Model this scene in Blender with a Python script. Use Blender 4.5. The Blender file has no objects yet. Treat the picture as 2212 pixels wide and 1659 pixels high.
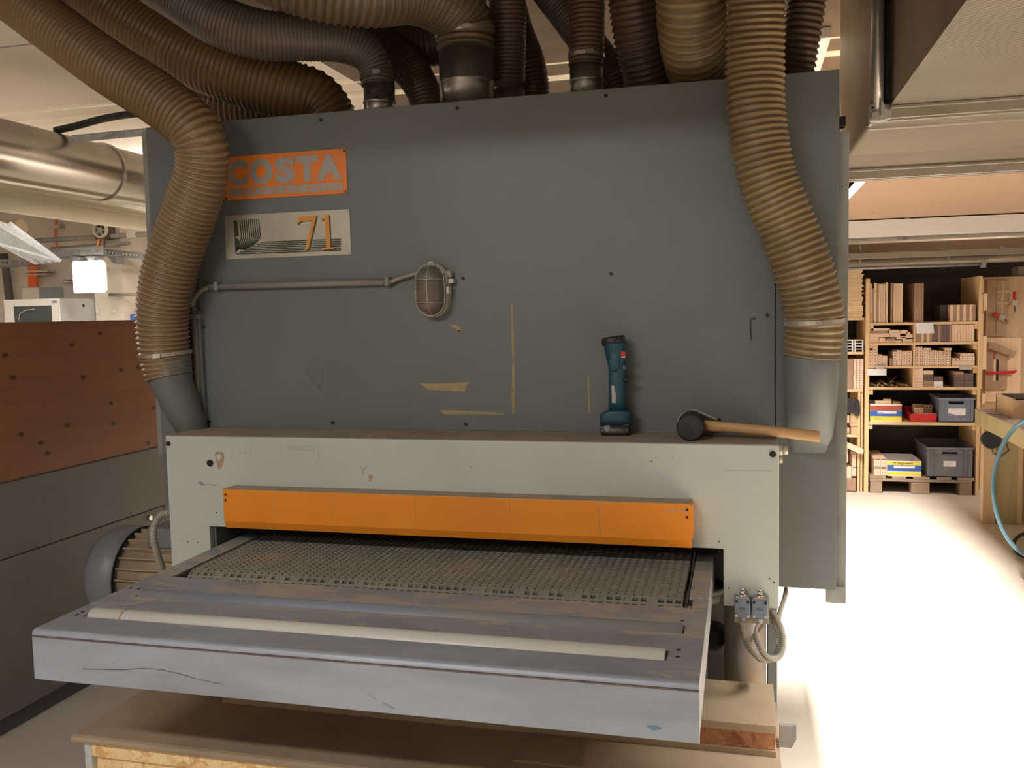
import bpy, bmesh, math, random
from mathutils import Vector, Matrix
random.seed(4)
PI = math.pi
sc = bpy.context.scene
COL = sc.collection

# ------------------------------------------------------------------ camera
CX, CY = 1106.0, 829.5
VL = (-6370 - CX, 838 - CY); VD = (1605 - CX, 668 - CY)
F = math.sqrt(-(VL[0]*VD[0] + VL[1]*VD[1]))
_x = Vector((-VL[0], VL[1], F)).normalized()
_y = Vector((VD[0], -VD[1], -F)).normalized()
_z = _x.cross(_y)
CAM = Vector((0, 0, 1.55))
cam_d = bpy.data.cameras.new('camera'); cam = bpy.data.objects.new('camera', cam_d); COL.objects.link(cam)
R3 = Matrix((_x, _y, _z))          # rows: world axes in camera space
cam.matrix_world = Matrix.Translation(CAM) @ R3.to_4x4()
cam_d.sensor_fit = 'HORIZONTAL'; cam_d.sensor_width = 36.0; cam_d.lens = F*36.0/2212.0
cam_d.clip_start = 0.05; cam_d.clip_end = 60
sc.camera = cam

def P(px, py, ax, v):
    """point of the photograph on a real plane x, y or z = v"""
    d = R3 @ Vector((px - CX, -(py - CY), -F)); i = 'xyz'.index(ax)
    return CAM + d * ((v - CAM[i]) / d[i])

# ------------------------------------------------------------------ world, exposure
w = bpy.data.worlds.new('world'); sc.world = w; w.use_nodes = True
w.node_tree.nodes['Background'].inputs[0].default_value = (1, .95, .88, 1)
w.node_tree.nodes['Background'].inputs[1].default_value = 0.3
sc.view_settings.view_transform = 'Standard'; sc.view_settings.look = 'None'
sc.view_settings.gamma = 1.0; sc.view_settings.use_curve_mapping = False
sc.view_settings.exposure = 0.0

def area(name, loc, size, size_y, power, col, rot=(0, 0, 0), parent=None):
    l = bpy.data.lights.new(name, 'AREA'); l.shape = 'RECTANGLE'; l.size = size; l.size_y = size_y
    l.energy = power; l.color = col
    o = bpy.data.objects.new(name, l); COL.objects.link(o); o.location = loc; o.rotation_euler = rot
    return o
# fluorescent fittings under the ceiling (their housings are built further down)
LAMPS = [  # x, y, z, size along x, along y, power, colour, spread (deg), share of light sent up
    (-1.5, -0.85, 2.83, 1.4, 0.16, 82, (1, .98, .965), 180, 0),     # over the operator, in front of the machine
    (-0.9, -2.6, 2.83, 1.4, 0.16, 14, (1, .96, .93), 180, 0),
    (0.36, 5.55, 2.90, 0.12, 1.1, 190, (1, .95, .90), 112, 0),     # aisle behind the sander
    (1.45, 2.1, 2.19, 0.14, 1.4, 105, (1, .96, .92), 94, 0),        # under the ventilation duct, right of the aisle
    (3.2, 6.6, 2.08, 0.16, 1.5, 42, (1, .93, .86), 160, 0),
    (-4.6, 7.4, 2.60, 1.6, 0.14, 150, (1, .96, .91), 180, .5),
    (-6.6, 5.2, 2.60, 0.14, 1.8, 125, (1, .96, .91), 180, .5),
    (-4.9, 2.0, 2.60, 0.14, 1.5, 68, (1, .96, .91), 180, .78),
]
LIGHTS = []
for a, b, c, d, e, p, col, spr, upf in LAMPS:
    L = [area('lamp_light', (a, b, c), d, e, p*(1-upf), col)]; L[0].data.spread = math.radians(spr)
    if upf: L.append(area('lamp_light', (a, b, c), d, e, p*upf, col, (PI, 0, 0)))
    LIGHTS.append(L)

# ------------------------------------------------------------------ materials
def _ramp(nt, fac, stops):
    r = nt.nodes.new('ShaderNodeValToRGB'); nt.links.new(fac, r.inputs[0])
    e = r.color_ramp.elements
    while len(e) < len(stops): e.new(0.5)
    for k, (p, c) in enumerate(stops):
        e[k].position = p; e[k].color = (*c, 1) if len(c) == 3 else c
    return r.outputs[0]
def _coord(nt, scale=(1, 1, 1), rot=(0, 0, 0)):
    t = nt.nodes.new('ShaderNodeTexCoord'); m = nt.nodes.new('ShaderNodeMapping')
    m.inputs['Scale'].default_value = scale; m.inputs['Rotation'].default_value = rot
    nt.links.new(t.outputs['Object'], m.inputs[0]); return m.outputs[0]
def _noise(nt, vec, scale, detail=4, rough=.6, dist=0):
    n = nt.nodes.new('ShaderNodeTexNoise'); nt.links.new(vec, n.inputs['Vector'])
    n.inputs['Scale'].default_value = scale; n.inputs['Detail'].default_value = detail
    n.inputs['Roughness'].default_value = rough; n.inputs['Distortion'].default_value = dist
    return n.outputs['Fac']
def _mix(nt, fac, a, b, mode='MIX'):
    m = nt.nodes.new('ShaderNodeMix'); m.data_type = 'RGBA'; m.blend_type = mode
    for k, v in ((0, fac), (6, a), (7, b)):
        if isinstance(v, (int, float)): m.inputs[k].default_value = v
        elif isinstance(v, tuple): m.inputs[k].default_value = (*v, 1)
        else: nt.links.new(v, m.inputs[k])
    return m.outputs[2]
def _new(name):
    m = bpy.data.materials.new(name); m.use_nodes = True
    return m, m.node_tree, m.node_tree.nodes['Principled BSDF']
def _bump(nt, b, h, strength, dist=.002):
    n = nt.nodes.new('ShaderNodeBump'); n.inputs['Strength'].default_value = strength
    n.inputs['Distance'].default_value = dist; nt.links.new(h, n.inputs['Height'])
    nt.links.new(n.outputs[0], b.inputs['Normal'])

def paint(name, c, c2=None, rough=.5, metal=0.0, scale=3, lo=.45, hi=.7, stretch=(1, 1, 1), bump=0.0, speck=None, coat=0, bscale=120, detail=5):
    m, nt, b = _new(name); v = _coord(nt, stretch)
    b.inputs['Roughness'].default_value = rough; b.inputs['Metallic'].default_value = metal
    if coat: b.inputs['Coat Weight'].default_value = coat; b.inputs['Coat Roughness'].default_value = .15
    if c2 is None: c2 = tuple(x*.85 for x in c)
    out = _ramp(nt, _noise(nt, v, scale, detail), [(lo, c), (hi, c2)])
    if speck:
        sp = _ramp(nt, _noise(nt, _coord(nt), speck[1], 2, .5), [(speck[2], (0, 0, 0)), (min(1, speck[2]+.02), (1, 1, 1))])
        out = _mix(nt, sp, out, speck[0])
    nt.links.new(out, b.inputs['Base Color'])
    if bump: _bump(nt, b, _noise(nt, _coord(nt), bscale, 3), bump)
    return m
def wood(name, c, c2, axis='x', rough=.55, s=1.0, knots=None, rings=14):
    m, nt, b = _new(name)
    st = {'x': (.09, 1, 1), 'y': (1, .09, 1), 'z': (1, 1, .09)}[axis]
    v = _coord(nt, st)
    n = _noise(nt, v, rings*s, 6, .65, .6); g = _noise(nt, v, 160*s, 3, .5)
    out = _ramp(nt, n, [(.32, c2), (.55, c), (.75, tuple(min(1, x*1.12) for x in c))])
    out = _mix(nt, .35, out, _ramp(nt, g, [(.35, c2), (.65, c)]))
    if knots:
        kv = _coord(nt, {'x': (.5, 0, 1), 'y': (0, .6, 1), 'z': (1, 0, .5)}[axis])
        vo = nt.nodes.new('ShaderNodeTexVoronoi'); vo.voronoi_dimensions = '2D'; se = nt.nodes.new('ShaderNodeSeparateXYZ'); co = nt.nodes.new('ShaderNodeCombineXYZ'); nt.links.new(kv, se.inputs[0]); nt.links.new(se.outputs[{'x': 0, 'y': 1, 'z': 0}[axis]], co.inputs[0]); nt.links.new(se.outputs[2], co.inputs[1]); nt.links.new(co.outputs[0], vo.inputs['Vector']); vo.inputs['Scale'].default_value = knots
        out = _mix(nt, _ramp(nt, vo.outputs['Distance'], [(.035, (1, 1, 1)), (.075, (0, 0, 0))]), out, tuple(x*.28 for x in c2))
    nt.links.new(out, b.inputs['Base Color']); b.inputs['Roughness'].default_value = rough
    _bump(nt, b, g, .15, .0005)
    return m
def osb(name, c, c2, c3, scale=16):
    m, nt, b = _new(name); cols = []; bump = None
    for k, (rot, off) in enumerate(((.5, 0), (-.75, 3.3), (1.5, 7.1))):
        t = nt.nodes.new('ShaderNodeTexCoord'); r_ = nt.nodes.new('ShaderNodeMapping'); r_.inputs['Rotation'].default_value = (0, rot, 0); r_.inputs['Location'].default_value = (off, off, off)
        nt.links.new(t.outputs['Object'], r_.inputs[0]); m2 = nt.nodes.new('ShaderNodeMapping'); m2.inputs['Scale'].default_value = (1, 1, 3.6); nt.links.new(r_.outputs[0], m2.inputs[0])
        vo = nt.nodes.new('ShaderNodeTexVoronoi'); nt.links.new(m2.outputs[0], vo.inputs['Vector']); vo.inputs['Scale'].default_value = scale
        sep = nt.nodes.new('ShaderNodeSeparateColor'); nt.links.new(vo.outputs['Color'], sep.inputs[0])
        cols.append((_ramp(nt, sep.outputs[0], [(0, c2), (.3, c), (.7, c3), (1, c)]), sep.outputs[1])); bump = bump or sep.outputs[2]
    out = _mix(nt, _ramp(nt, cols[0][1], [(.45, (0, 0, 0)), (.46, (1, 1, 1))]), cols[0][0], cols[1][0])
    out = _mix(nt, _ramp(nt, cols[1][1], [(.60, (0, 0, 0)), (.61, (1, 1, 1))]), out, cols[2][0])
    out = _mix(nt, .25, out, _ramp(nt, _noise(nt, _coord(nt), 90, 3), [(.4, c2), (.6, c3)]))
    nt.links.new(out, b.inputs['Base Color']); b.inputs['Roughness'].default_value = .6
    _bump(nt, b, bump, .12, .0006); return m
def galv(name, c=(.55, .55, .54), rough=.28, scale=30):
    m, nt, b = _new(name); v = _coord(nt)
    vo = nt.nodes.new('ShaderNodeTexVoronoi'); nt.links.new(v, vo.inputs['Vector']); vo.inputs['Scale'].default_value = scale
    sep = nt.nodes.new('ShaderNodeSeparateColor'); nt.links.new(vo.outputs['Color'], sep.inputs[0])
    out = _ramp(nt, sep.outputs[0], [(0, tuple(x*.8 for x in c)), (1, c)])
    nt.links.new(out, b.inputs['Base Color']); b.inputs['Metallic'].default_value = .9
    r = _ramp(nt, _noise(nt, v, 6, 4), [(.3, (rough,)*3), (.7, (rough+.2,)*3)])
    nt.links.new(r, b.inputs['Roughness']); return m
def perforated(name, c, c2, rot=PI/4, scale=90):
    m, nt, b = _new(name); v = _coord(nt, (scale,)*3, (0, 0, rot))
    f = nt.nodes.new('ShaderNodeVectorMath'); f.operation = 'FRACTION'; nt.links.new(v, f.inputs[0])
    d = nt.nodes.new('ShaderNodeVectorMath'); d.operation = 'SUBTRACT'; nt.links.new(f.outputs[0], d.inputs[0]); d.inputs[1].default_value = (.5, .5, .5)
    mu = nt.nodes.new('ShaderNodeVectorMath'); mu.operation = 'MULTIPLY'; nt.links.new(d.outputs[0], mu.inputs[0]); mu.inputs[1].default_value = (1, 1, 0)
    ln = nt.nodes.new('ShaderNodeVectorMath'); ln.operation = 'LENGTH'; nt.links.new(mu.outputs[0], ln.inputs[0])
    hole = _ramp(nt, ln.outputs['Value'], [(.24, (1, 1, 1)), (.32, (0, 0, 0))])
    base = _ramp(nt, _noise(nt, _coord(nt), 2.2, 5), [(.35, c), (.7, tuple(x*.72 for x in c))])
    nt.links.new(_mix(nt, hole, base, c2), b.inputs['Base Color'])
    b.inputs['Roughness'].default_value = .45; b.inputs['Metallic'].default_value = .2
    return m
def plain(name, c, rough=.5, metal=0.0, emit=None, trans=0.0):
    m, nt, b = _new(name); b.inputs['Base Color'].default_value = (*c, 1)
    b.inputs['Roughness'].default_value = rough; b.inputs['Metallic'].default_value = metal
    if trans: b.inputs['Transmission Weight'].default_value = trans
    if emit: b.inputs['Emission Color'].default_value = (*emit[0], 1); b.inputs['Emission Strength'].default_value = emit[1]
    return m

M = {}
M['hood'] = paint('grey_hood_paint', (.172, .188, .188), (.150, .160, .156), .42, scale=1.6, lo=.35, hi=.75, speck=((.35, .34, .3), 60, .80), bump=.05)
M['hood_edge'] = paint('grey_flange_paint', (.30, .30, .275), (.22, .21, .19), .5, scale=6, speck=((.06, .05, .045), 45, .76))
M['cream'] = paint('pale_frame_paint', (.55, .59, .535), (.48, .50, .44), .45, scale=2.4, lo=.4, hi=.8, speck=((.2, .16, .12), 38, .80), bump=.04)
M['dusty_top'] = paint('dusty_ledge', (.40, .33, .24), (.31, .25, .18), .8, scale=8, bump=.2)
M['orange'] = paint('orange_paint', (.92, .31, .022), (.80, .25, .018), .42, scale=2.5, stretch=(1, 1, .6), lo=.45, hi=.8, speck=((.16, .10, .06), 50, .80))
M['orange_plate'] = paint('orange_enamel', (.90, .25, .035), (.84, .22, .025), .35, scale=3)
M['plate'] = paint('brushed_plate', (.58, .56, .47), (.46, .43, .35), .35, .35, scale=4, stretch=(1, 1, 1))
M['letter'] = plain('letter_aluminium', (.40, .37, .33), .45, .3)
M['ink'] = plain('olive_ink', (.05, .055, .025), .5)
M['ink_orange'] = plain('orange_ink', (.80, .33, .04), .45)
M['red_ink'] = plain('brown_ink', (.45, .18, .12), .5)
# table top: worn steel, blue grey paint with tan dust
def table_mat(name, dust, c=(.27, .285, .32)):
    m, nt, b = _new(name); v = _coord(nt, (.6, 1.6, 1.2))
    n = _noise(nt, v, 4.5, 7, .68, .8)
    out = _ramp(nt, n, [(.30, tuple(x*.80 for x in c)), (.48, c), (.62, tuple(x*1.15 for x in c))])
    n2 = _noise(nt, _coord(nt, (.8, 1.7, 1)), 7, 9, .74, 1.2)
    out = _mix(nt, _ramp(nt, n2, [(.555-dust, (0, 0, 0)), (.635-dust, (1, 1, 1))]), out, (.42, .38, .31))
    sp = _ramp(nt, _noise(nt, _coord(nt), 55, 2), [(.77, (0, 0, 0)), (.79, (1, 1, 1))])
    out = _mix(nt, sp, out, (.55, .53, .5))
    nt.links.new(out, b.inputs['Base Color']); b.inputs['Metallic'].default_value = .05
    nt.links.new(_ramp(nt, n2, [(.4, (.40,)*3), (.7, (.75,)*3)]), b.inputs['Roughness'])
    return m
M['table_front'] = paint('worn_table_front', (.38, .43, .49), (.29, .30, .345), .40, .15, scale=6, stretch=(.3, 1, 1.8), lo=.42, hi=.68, speck=((.18, .13, .12), 30, .77), detail=8)
M['table_top'] = table_mat('worn_table_top', .0)
M['table_dusty'] = table_mat('dusty_table_top', .09)
M['rust_edge'] = paint('bare_worn_edge', (.16, .12, .12), (.25, .2, .19), .4, .4, scale=20)
M['roller_steel'] = paint('steel_roller_dusty', (.27, .31, .38), (.36, .34, .31), .42, .15, scale=7, stretch=(.4, 1, 1))
M['roller_white'] = paint('pale_roller', (.62, .60, .53), (.56, .54, .48), .4, scale=3)
M['belt'] = paint('dusty_rubber_belt', (.235, .23, .18), (.33, .28, .21), .85, scale=5, lo=.4, hi=.75, bump=.3, bscale=300)
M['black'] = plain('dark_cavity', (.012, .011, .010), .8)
M['rubber'] = paint('black_rubber', (.018, .018, .017), (.04, .038, .034), .6, scale=30)
M['bolt'] = plain('dark_bolt', (.03, .03, .026), .45, .5)
M['steel'] = plain('bright_steel', (.6, .58, .54), .3, .9)
M['galv'] = galv('galvanised_sheet', (.62, .60, .57), .2)
M['galv_tray'] = galv('galvanised_tray', (.36, .37, .38), .45, 50)
M['spigot'] = galv('spigot_sheet', (.5, .49, .46), .22, 70)
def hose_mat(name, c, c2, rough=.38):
    for k, f in (('', .98), ('_wall', .66)):  # second, darker copy for the valleys: groove shade painted into the hose colour
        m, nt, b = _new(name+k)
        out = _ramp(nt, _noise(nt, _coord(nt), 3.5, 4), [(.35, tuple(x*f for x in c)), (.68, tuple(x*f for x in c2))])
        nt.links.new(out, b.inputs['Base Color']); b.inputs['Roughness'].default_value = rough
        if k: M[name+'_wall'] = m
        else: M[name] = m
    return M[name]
M['hose_brown'] = hose_mat('hose_brown', (.29, .18, .09), (.35, .235, .125))
M['hose_amber'] = hose_mat('hose_amber', (.27, .165, .065), (.21, .12, .05))
M['hose_tan'] = hose_mat('hose_tan', (.37, .265, .125), (.20, .125, .065), .3)
M['hose_grey'] = hose_mat('hose_grey', (.145, .11, .088), (.185, .14, .112))
M['hose_umber'] = hose_mat('hose_umber', (.145, .10, .062), (.19, .14, .08))
M['hose_dark'] = hose_mat('hose_dark', (.12, .07, .045), (.18, .11, .07))
M['cable'] = paint('grey_cable', (.40, .37, .30), (.30, .27, .22), .55, scale=9)
M['conduit'] = paint('grey_conduit', (.27, .26, .24), (.33, .29, .23), .5, scale=5)
M['cowl'] = paint('blue_grey_cowl', (.20, .215, .245), (.25, .24, .24), .42, scale=4, speck=((.5, .5, .5), 24, .78))
M['dusty_fins'] = paint('dusty_motor', (.42, .33, .22), (.30, .24, .17), .85, scale=9, bump=.4)
M['switch'] = paint('blue_grey_switch', (.17, .21, .27), (.22, .23, .25), .4, scale=14)
M['switch_plate'] = paint('switch_plate', (.36, .33, .28), (.28, .25, .2), .5, .3, scale=12)
M['column'] = paint('stained_column', (.30, .29, .29), (.38, .26, .13), .4, .3, scale=5, stretch=(1, 1, .5), lo=.42, hi=.62)
M['machine_dark'] = paint('dark_machine_parts', (.09, .085, .08), (.15, .125, .095), .7, scale=7)
M['partition'] = paint('grey_cabinet_paint', (.235, .215, .19), (.205, .19, .17), .5, scale=2, bump=.08)
M['plinth'] = paint('blue_grey_plinth', (.12, .12, .15), None, .5)
M['board_red'] = wood('stained_pine_board', (.38, .165, .08), (.29, .115, .055), 'y', .5, 1, knots=6.5)
M['osb'] = osb('osb_panel', (.90, .62, .28), (.66, .37, .14), (.96, .76, .44))
M['osb_red'] = osb('osb_edge', (.45, .19, .085), (.28, .10, .045), (.58, .30, .15), 20)
M['mdf'] = paint('dusty_mdf', (.47, .36, .235), (.40, .30, .19), .75, scale=5, bump=.12, speck=((.28, .2, .13), 45, .74))
M['mdf_dark'] = paint('dusty_lid', (.40, .30, .20), (.30, .215, .14), .8, scale=3.5, bump=.3, speck=((.62, .52, .40), 50, .76))
M['melamine'] = plain('white_melamine', (.55, .58, .58), .4)
M['floor'] = paint('dusty_concrete', (.66, .585, .49), (.54, .46, .37), .75, scale=1.1, lo=.3, hi=.75, bump=.12, speck=((.25, .2, .16), 22, .79), detail=9)
M['dust_board'] = paint('dusty_ceiling_board', (.12, .09, .06), (.085, .06, .04), .85, scale=2)  # brown darkened to put the gloom behind the hoses into the colour
M['duct_galv'] = paint('smooth_galvanised_duct', (.62, .60, .56), (.50, .47, .43), .24, .92, scale=7, stretch=(1, .10, 1), lo=.4, hi=.65)
M['bench_sheet'] = paint('worn_bench_sheet', (.34, .31, .30), (.55, .50, .44), .35, scale=8)
M['plaster'] = paint('white_plaster', (.70, .64, .56), (.62, .55, .47), .8, scale=2, bump=.1)
M['ceiling'] = paint('pale_ceiling', (.66, .59, .51), (.60, .52, .44), .85, scale=1.2)
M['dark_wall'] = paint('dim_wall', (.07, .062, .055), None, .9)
M['wood_ceiling'] = wood('laminated_wood_ceiling', (.52, .365, .25), (.45, .29, .18), 'x', .6, 1.5)
M['cream_pipe'] = paint('cream_pipe', (.78, .74, .58), (.70, .64, .48), .38, scale=2)
M['duct_side'] = paint('dusty_duct_side', (.32, .24, .16), (.26, .19, .12), .5, .25, scale=3, stretch=(1, 1, .3))
M['duct_plain'] = paint('dusty_duct_sheet', (.31, .265, .205), (.26, .215, .165), .4, .3, scale=3, stretch=(.2, 1, 1))
M['perf'] = perforated('perforated_sheet', (.33, .28, .22), (.09, .07, .05))
M['profile'] = paint('aluminium_profile', (.46, .42, .36), (.38, .34, .28), .32, .6, scale=4)
M['corner'] = plain('cast_corner', (.50, .49, .42), .5, .2)
M['pine'] = wood('yellow_pine', (.80, .57, .31), (.68, .44, .21), 'z', .5, 2)
M['pine_x'] = wood('yellow_pine_shelf', (.78, .57, .34), (.66, .45, .24), 'x', .5, 2)
M['beech'] = wood('pale_beech', (.82, .62, .45), (.70, .49, .34), 'z', .6, 3)
M['beech_x'] = wood('pink_beech', (.82, .61, .46), (.70, .48, .35), 'x', .6, 3)
M['oakish'] = wood('brown_wood', (.42, .27, .18), (.30, .18, .12), 'z', .6, 3)
M['walnut'] = wood('dark_walnut', (.17, .12, .11), (.11, .075, .07), 'z', .6, 3)
M['lightwood'] = wood('light_wood', (.86, .64, .42), (.72, .48, .28), 'z', .6, 3)
M['oldwood'] = paint('weathered_pallet_wood', (.38, .28, .19), (.25, .18, .12), .8, scale=9, stretch=(.3, 1, 1), bump=.3)
M['ply'] = wood('plywood', (.60, .42, .25), (.50, .33, .19), 'z', .6, 1)
M['ply_dark'] = wood('brown_board', (.47, .31, .19), (.37, .23, .13), 'z', .6, 1)
M['olive_panel'] = wood('olive_bench_panel', (.44, .36, .19), (.34, .27, .13), 'z', .55, .8)
M['crate'] = paint('grey_plastic_crate', (.22, .25, .33), (.19, .215, .285), .45, scale=5)
M['crate2'] = paint('dark_grey_plastic_crate', (.20, .20, .225), (.165, .165, .185), .45, scale=5)
M['white'] = plain('white_card', (.80, .77, .74), .6)
M['paper'] = plain('white_paper', (.82, .80, .84), .6)
M['yellow'] = plain('yellow_print', (.85, .68, .05), .5)
M['blue'] = plain('blue_print', (.04, .13, .42), .5)
M['redprint'] = plain('dull_red_print', (.45, .09, .05), .5)
M['red'] = plain('red_plastic', (.62, .025, .03), .35)
M['blackp'] = plain('black_plastic', (.02, .02, .022), .4)
M['teal'] = paint('teal_plastic', (.014, .072, .105), (.018, .085, .12), .42, scale=30, bump=.05)
M['teal2'] = plain('teal_plastic_light', (.03, .11, .15), .45)
M['grey_label'] = plain('grey_label', (.45, .43, .38), .4)
M['ash'] = wood('ash_handle', (.62, .38, .17), (.50, .28, .11), 'x', .45, 3)
M['tape'] = paint('yellow_tape_residue', (.42, .34, .16), (.30, .26, .14), .7, scale=40)
M['orange_cable'] = plain('orange_cable', (.85, .16, .04), .45)
M['blue_hose'] = plain('light_blue_hose', (.13, .28, .38), .4)
M['lampglass'] = plain('lit_diffuser', (1, 1, 1), .5, emit=((1, .96, .88), 9))
M['tube'] = plain('lit_tube', (1, 1, 1), .5, emit=((1, .92, .80), 6))
M['white_paint'] = plain('white_sheet_metal', (.80, .79, .78), .4)
M['grey_side'] = plain('grey_sheet_metal', (.42, .43, .42), .45)
M['darkglass'] = plain('smoked_glass', (.05, .07, .075), .08)
M['purple'] = plain('purple_print', (.13, .07, .5), .4)
M['pencil'] = plain('pencil_mark', (.30, .30, .28), .6)
M['pencil_light'] = plain('faint_pencil', (.42, .41, .37), .6)
M['red_pencil'] = plain('red_pencil', (.20, .12, .11), .6)
M['chip'] = plain('chipped_paint', (.45, .30, .17), .7)
M['aluband'] = plain('aluminium_band', (.55, .52, .47), .35, .7)
g, gt, gb = _new('ribbed_lamp_glass')
gb.inputs['Base Color'].default_value = (.56, .50, .40, 1); gb.inputs['Roughness'].default_value = .3; gb.inputs['Transmission Weight'].default_value = .7
M['lamp_lens'] = g
M['bulb'] = plain('red_bulb', (.55, .06, .05), .3)

# ------------------------------------------------------------------ mesh helpers
ORD = ['first', 'second', 'third', 'fourth', 'fifth', 'sixth', 'seventh', 'eighth', 'ninth', 'tenth', 'eleventh', 'twelfth'] + ['thirteenth', 'fourteenth', 'fifteenth', 'sixteenth', 'seventeenth', 'eighteenth', 'nineteenth', 'twentieth'] + ['twenty-'+x for x in ('first', 'second', 'third', 'fourth', 'fifth', 'sixth', 'seventh', 'eighth', 'ninth')] + ['top part '+str(k) for k in range(30)]
class MB:
    def __init__(s): s.v = []; s.f = []; s.m = []; s.sm = []
    def add(s, vs, fs, mi=0, smooth=False):
        o = len(s.v); s.v += [Vector(p) for p in vs]
        for f in fs: s.f.append([o+i for i in f]); s.m.append(mi); s.sm.append(smooth)
        return s
    def box(s, x0, x1, y0, y1, z0, z1, mi=0):
        return s.add([(x0, y0, z0), (x1, y0, z0), (x1, y1, z0), (x0, y1, z0), (x0, y0, z1), (x1, y0, z1), (x1, y1, z1), (x0, y1, z1)],
                     [(0, 3, 2, 1), (4, 5, 6, 7), (0, 1, 5, 4), (1, 2, 6, 5), (2, 3, 7, 6), (3, 0, 4, 7)], mi)
    def obox(s, c, ax, ay, az, mi=0):
        c, ax, ay, az = map(Vector, (c, ax, ay, az))
        vs = [c + ax*i + ay*j + az*k for k in (-1, 1) for i, j in ((-1, -1), (1, -1), (1, 1), (-1, 1))]
        return s.add(vs, [(0, 3, 2, 1), (4, 5, 6, 7), (0, 1, 5, 4), (1, 2, 6, 5), (2, 3, 7, 6), (3, 0, 4, 7)], mi)
    def prism(s, poly, d, mi=0):
        """poly: list of 3D points (planar), extruded by vector d"""
        n = len(poly); d = Vector(d); vs = [Vector(p) for p in poly] + [Vector(p)+d for p in poly]
        fs = [tuple(range(n)), tuple(range(2*n-1, n-1, -1))] + [(i, i+n, (i+1) % n+n, (i+1) % n) for i in range(n)]
        return s.add(vs, fs, mi)
    def tube(s, pts, rad, seg=12, caps=True, mi=0, smooth=True):
        pts = [Vector(p) for p in pts]
        if not isinstance(rad, (list, tuple)): rad = [rad]*len(pts)
        vs = []; up = None
        for i, p in enumerate(pts):
            t = (pts[min(i+1, len(pts)-1)] - pts[max(i-1, 0)])
            t = t.normalized() if t.length > 1e-9 else Vector((0, 0, 1))
            if up is None: up = Vector((0, 0, 1)) if abs(t.z) < .9 else Vector((0, 1, 0))
            a = (up - t*up.dot(t)).normalized(); b = t.cross(a); up = a
            for k in range(seg):
                an = 2*PI*k/seg; vs.append(p + (a*math.cos(an) + b*math.sin(an))*rad[i])
        fs = [(i*seg+k, i*seg+(k+1) % seg, (i+1)*seg+(k+1) % seg, (i+1)*seg+k) for i in range(len(pts)-1) for k in range(seg)]
        s.add(vs, fs, mi, smooth)
        if caps:
            o = len(s.v)-len(vs); n = len(vs)
            s.f.append([o+k for k in range(seg)][::-1]); s.m.append(mi); s.sm.append(False)
            s.f.append([o+n-seg+k for k in range(seg)]); s.m.append(mi); s.sm.append(False)
        return s
    def cyl(s, a, b, r, seg=20, r2=None, mi=0): return s.tube([a, b], [r, r if r2 is None else r2], seg, True, mi)
    def ring(s, c, ax, r0, r1, w, seg=24, mi=0):
        """flat band around axis ax: inner r0 outer r1, width w"""
        c = Vector(c); ax = Vector(ax).normalized(); u = Vector((0, 0, 1)) if abs(ax.z) < .9 else Vector((1, 0, 0))
        a = ax.cross(u).normalized(); b = ax.cross(a); vs = []
        for r, h in ((r0, -w/2), (r1, -w/2), (r1, w/2), (r0, w/2)):
            for k in range(seg): an = 2*PI*k/seg; vs.append(c + ax*h + (a*math.cos(an)+b*math.sin(an))*r)
        fs = [(j*seg+k, j*seg+(k+1) % seg, ((j+1) % 4)*seg+(k+1) % seg, ((j+1) % 4)*seg+k) for j in range(4) for k in range(seg)]
        return s.add(vs, fs, mi, False)
    def loft(s, rings, mi=0, smooth=True, caps=True):
        n = len(rings[0]); vs = [p for r in rings for p in r]
        fs = [(i*n+k, i*n+(k+1) % n, (i+1)*n+(k+1) % n, (i+1)*n+k) for i in range(len(rings)-1) for k in range(n)]
        if caps: fs += [tuple(range(n))[::-1], tuple(range((len(rings)-1)*n, len(rings)*n))]
        return s.add(vs, fs, mi, smooth)
    def sphere(s, c, r, seg=16, sc3=(1, 1, 1), mi=0):
        rings = []
        for i in range(1, seg//2):
            th = PI*i/(seg//2)
            rings.append([Vector(c)+Vector((r*math.sin(th)*math.cos(2*PI*k/seg)*sc3[0], r*math.sin(th)*math.sin(2*PI*k/seg)*sc3[1], r*math.cos(th)*sc3[2])) for k in range(seg)])
        return s.loft(rings, mi)
    def build(s, name, mats, parent=None, bevel=0, auto=False):
        me = bpy.data.meshes.new(name); o = bpy.data.objects.new(name, me); COL.objects.link(o)
        if parent is not None: org = Vector(parent['_org']); o.parent = parent
        else:
            lo = [min(v[i] for v in s.v) for i in range(3)]; hi = [max(v[i] for v in s.v) for i in range(3)]
            org = Vector(((lo[0]+hi[0])/2, (lo[1]+hi[1])/2, lo[2])); o.location = org
        o['_org'] = tuple(org)
        me.from_pydata([v-org for v in s.v], [], s.f)
        if not isinstance(mats, (list, tuple)): mats = [mats]
        for m in mats: me.materials.append(M[m])
        me.polygons.foreach_set('material_index', s.m); me.polygons.foreach_set('use_smooth', s.sm)
        me.update()
        bm = bmesh.new(); bm.from_mesh(me); bmesh.ops.recalc_face_normals(bm, faces=bm.faces); bm.to_mesh(me); bm.free()
        if bevel:
            b = o.modifiers.new('bevel', 'BEVEL'); b.width = bevel; b.segments = 2; b.limit_method = 'ANGLE'; b.angle_limit = .7
        return o
def tag(o, label, cat, group=None, kind=None):
    o['label'] = label; o['category'] = cat
    if group: o['group'] = group
    if kind: o['kind'] = kind
    return o
def thing(name, label, cat, loc, group=None):
    o = bpy.data.objects.new(name, None); COL.objects.link(o); o.location = loc; o['_org'] = tuple(loc); o.empty_display_size = .05
    return tag(o, label, cat, group)
def struct(o): o['kind'] = 'structure'; return o
def stuff(o): o['kind'] = 'stuff'; return o
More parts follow.
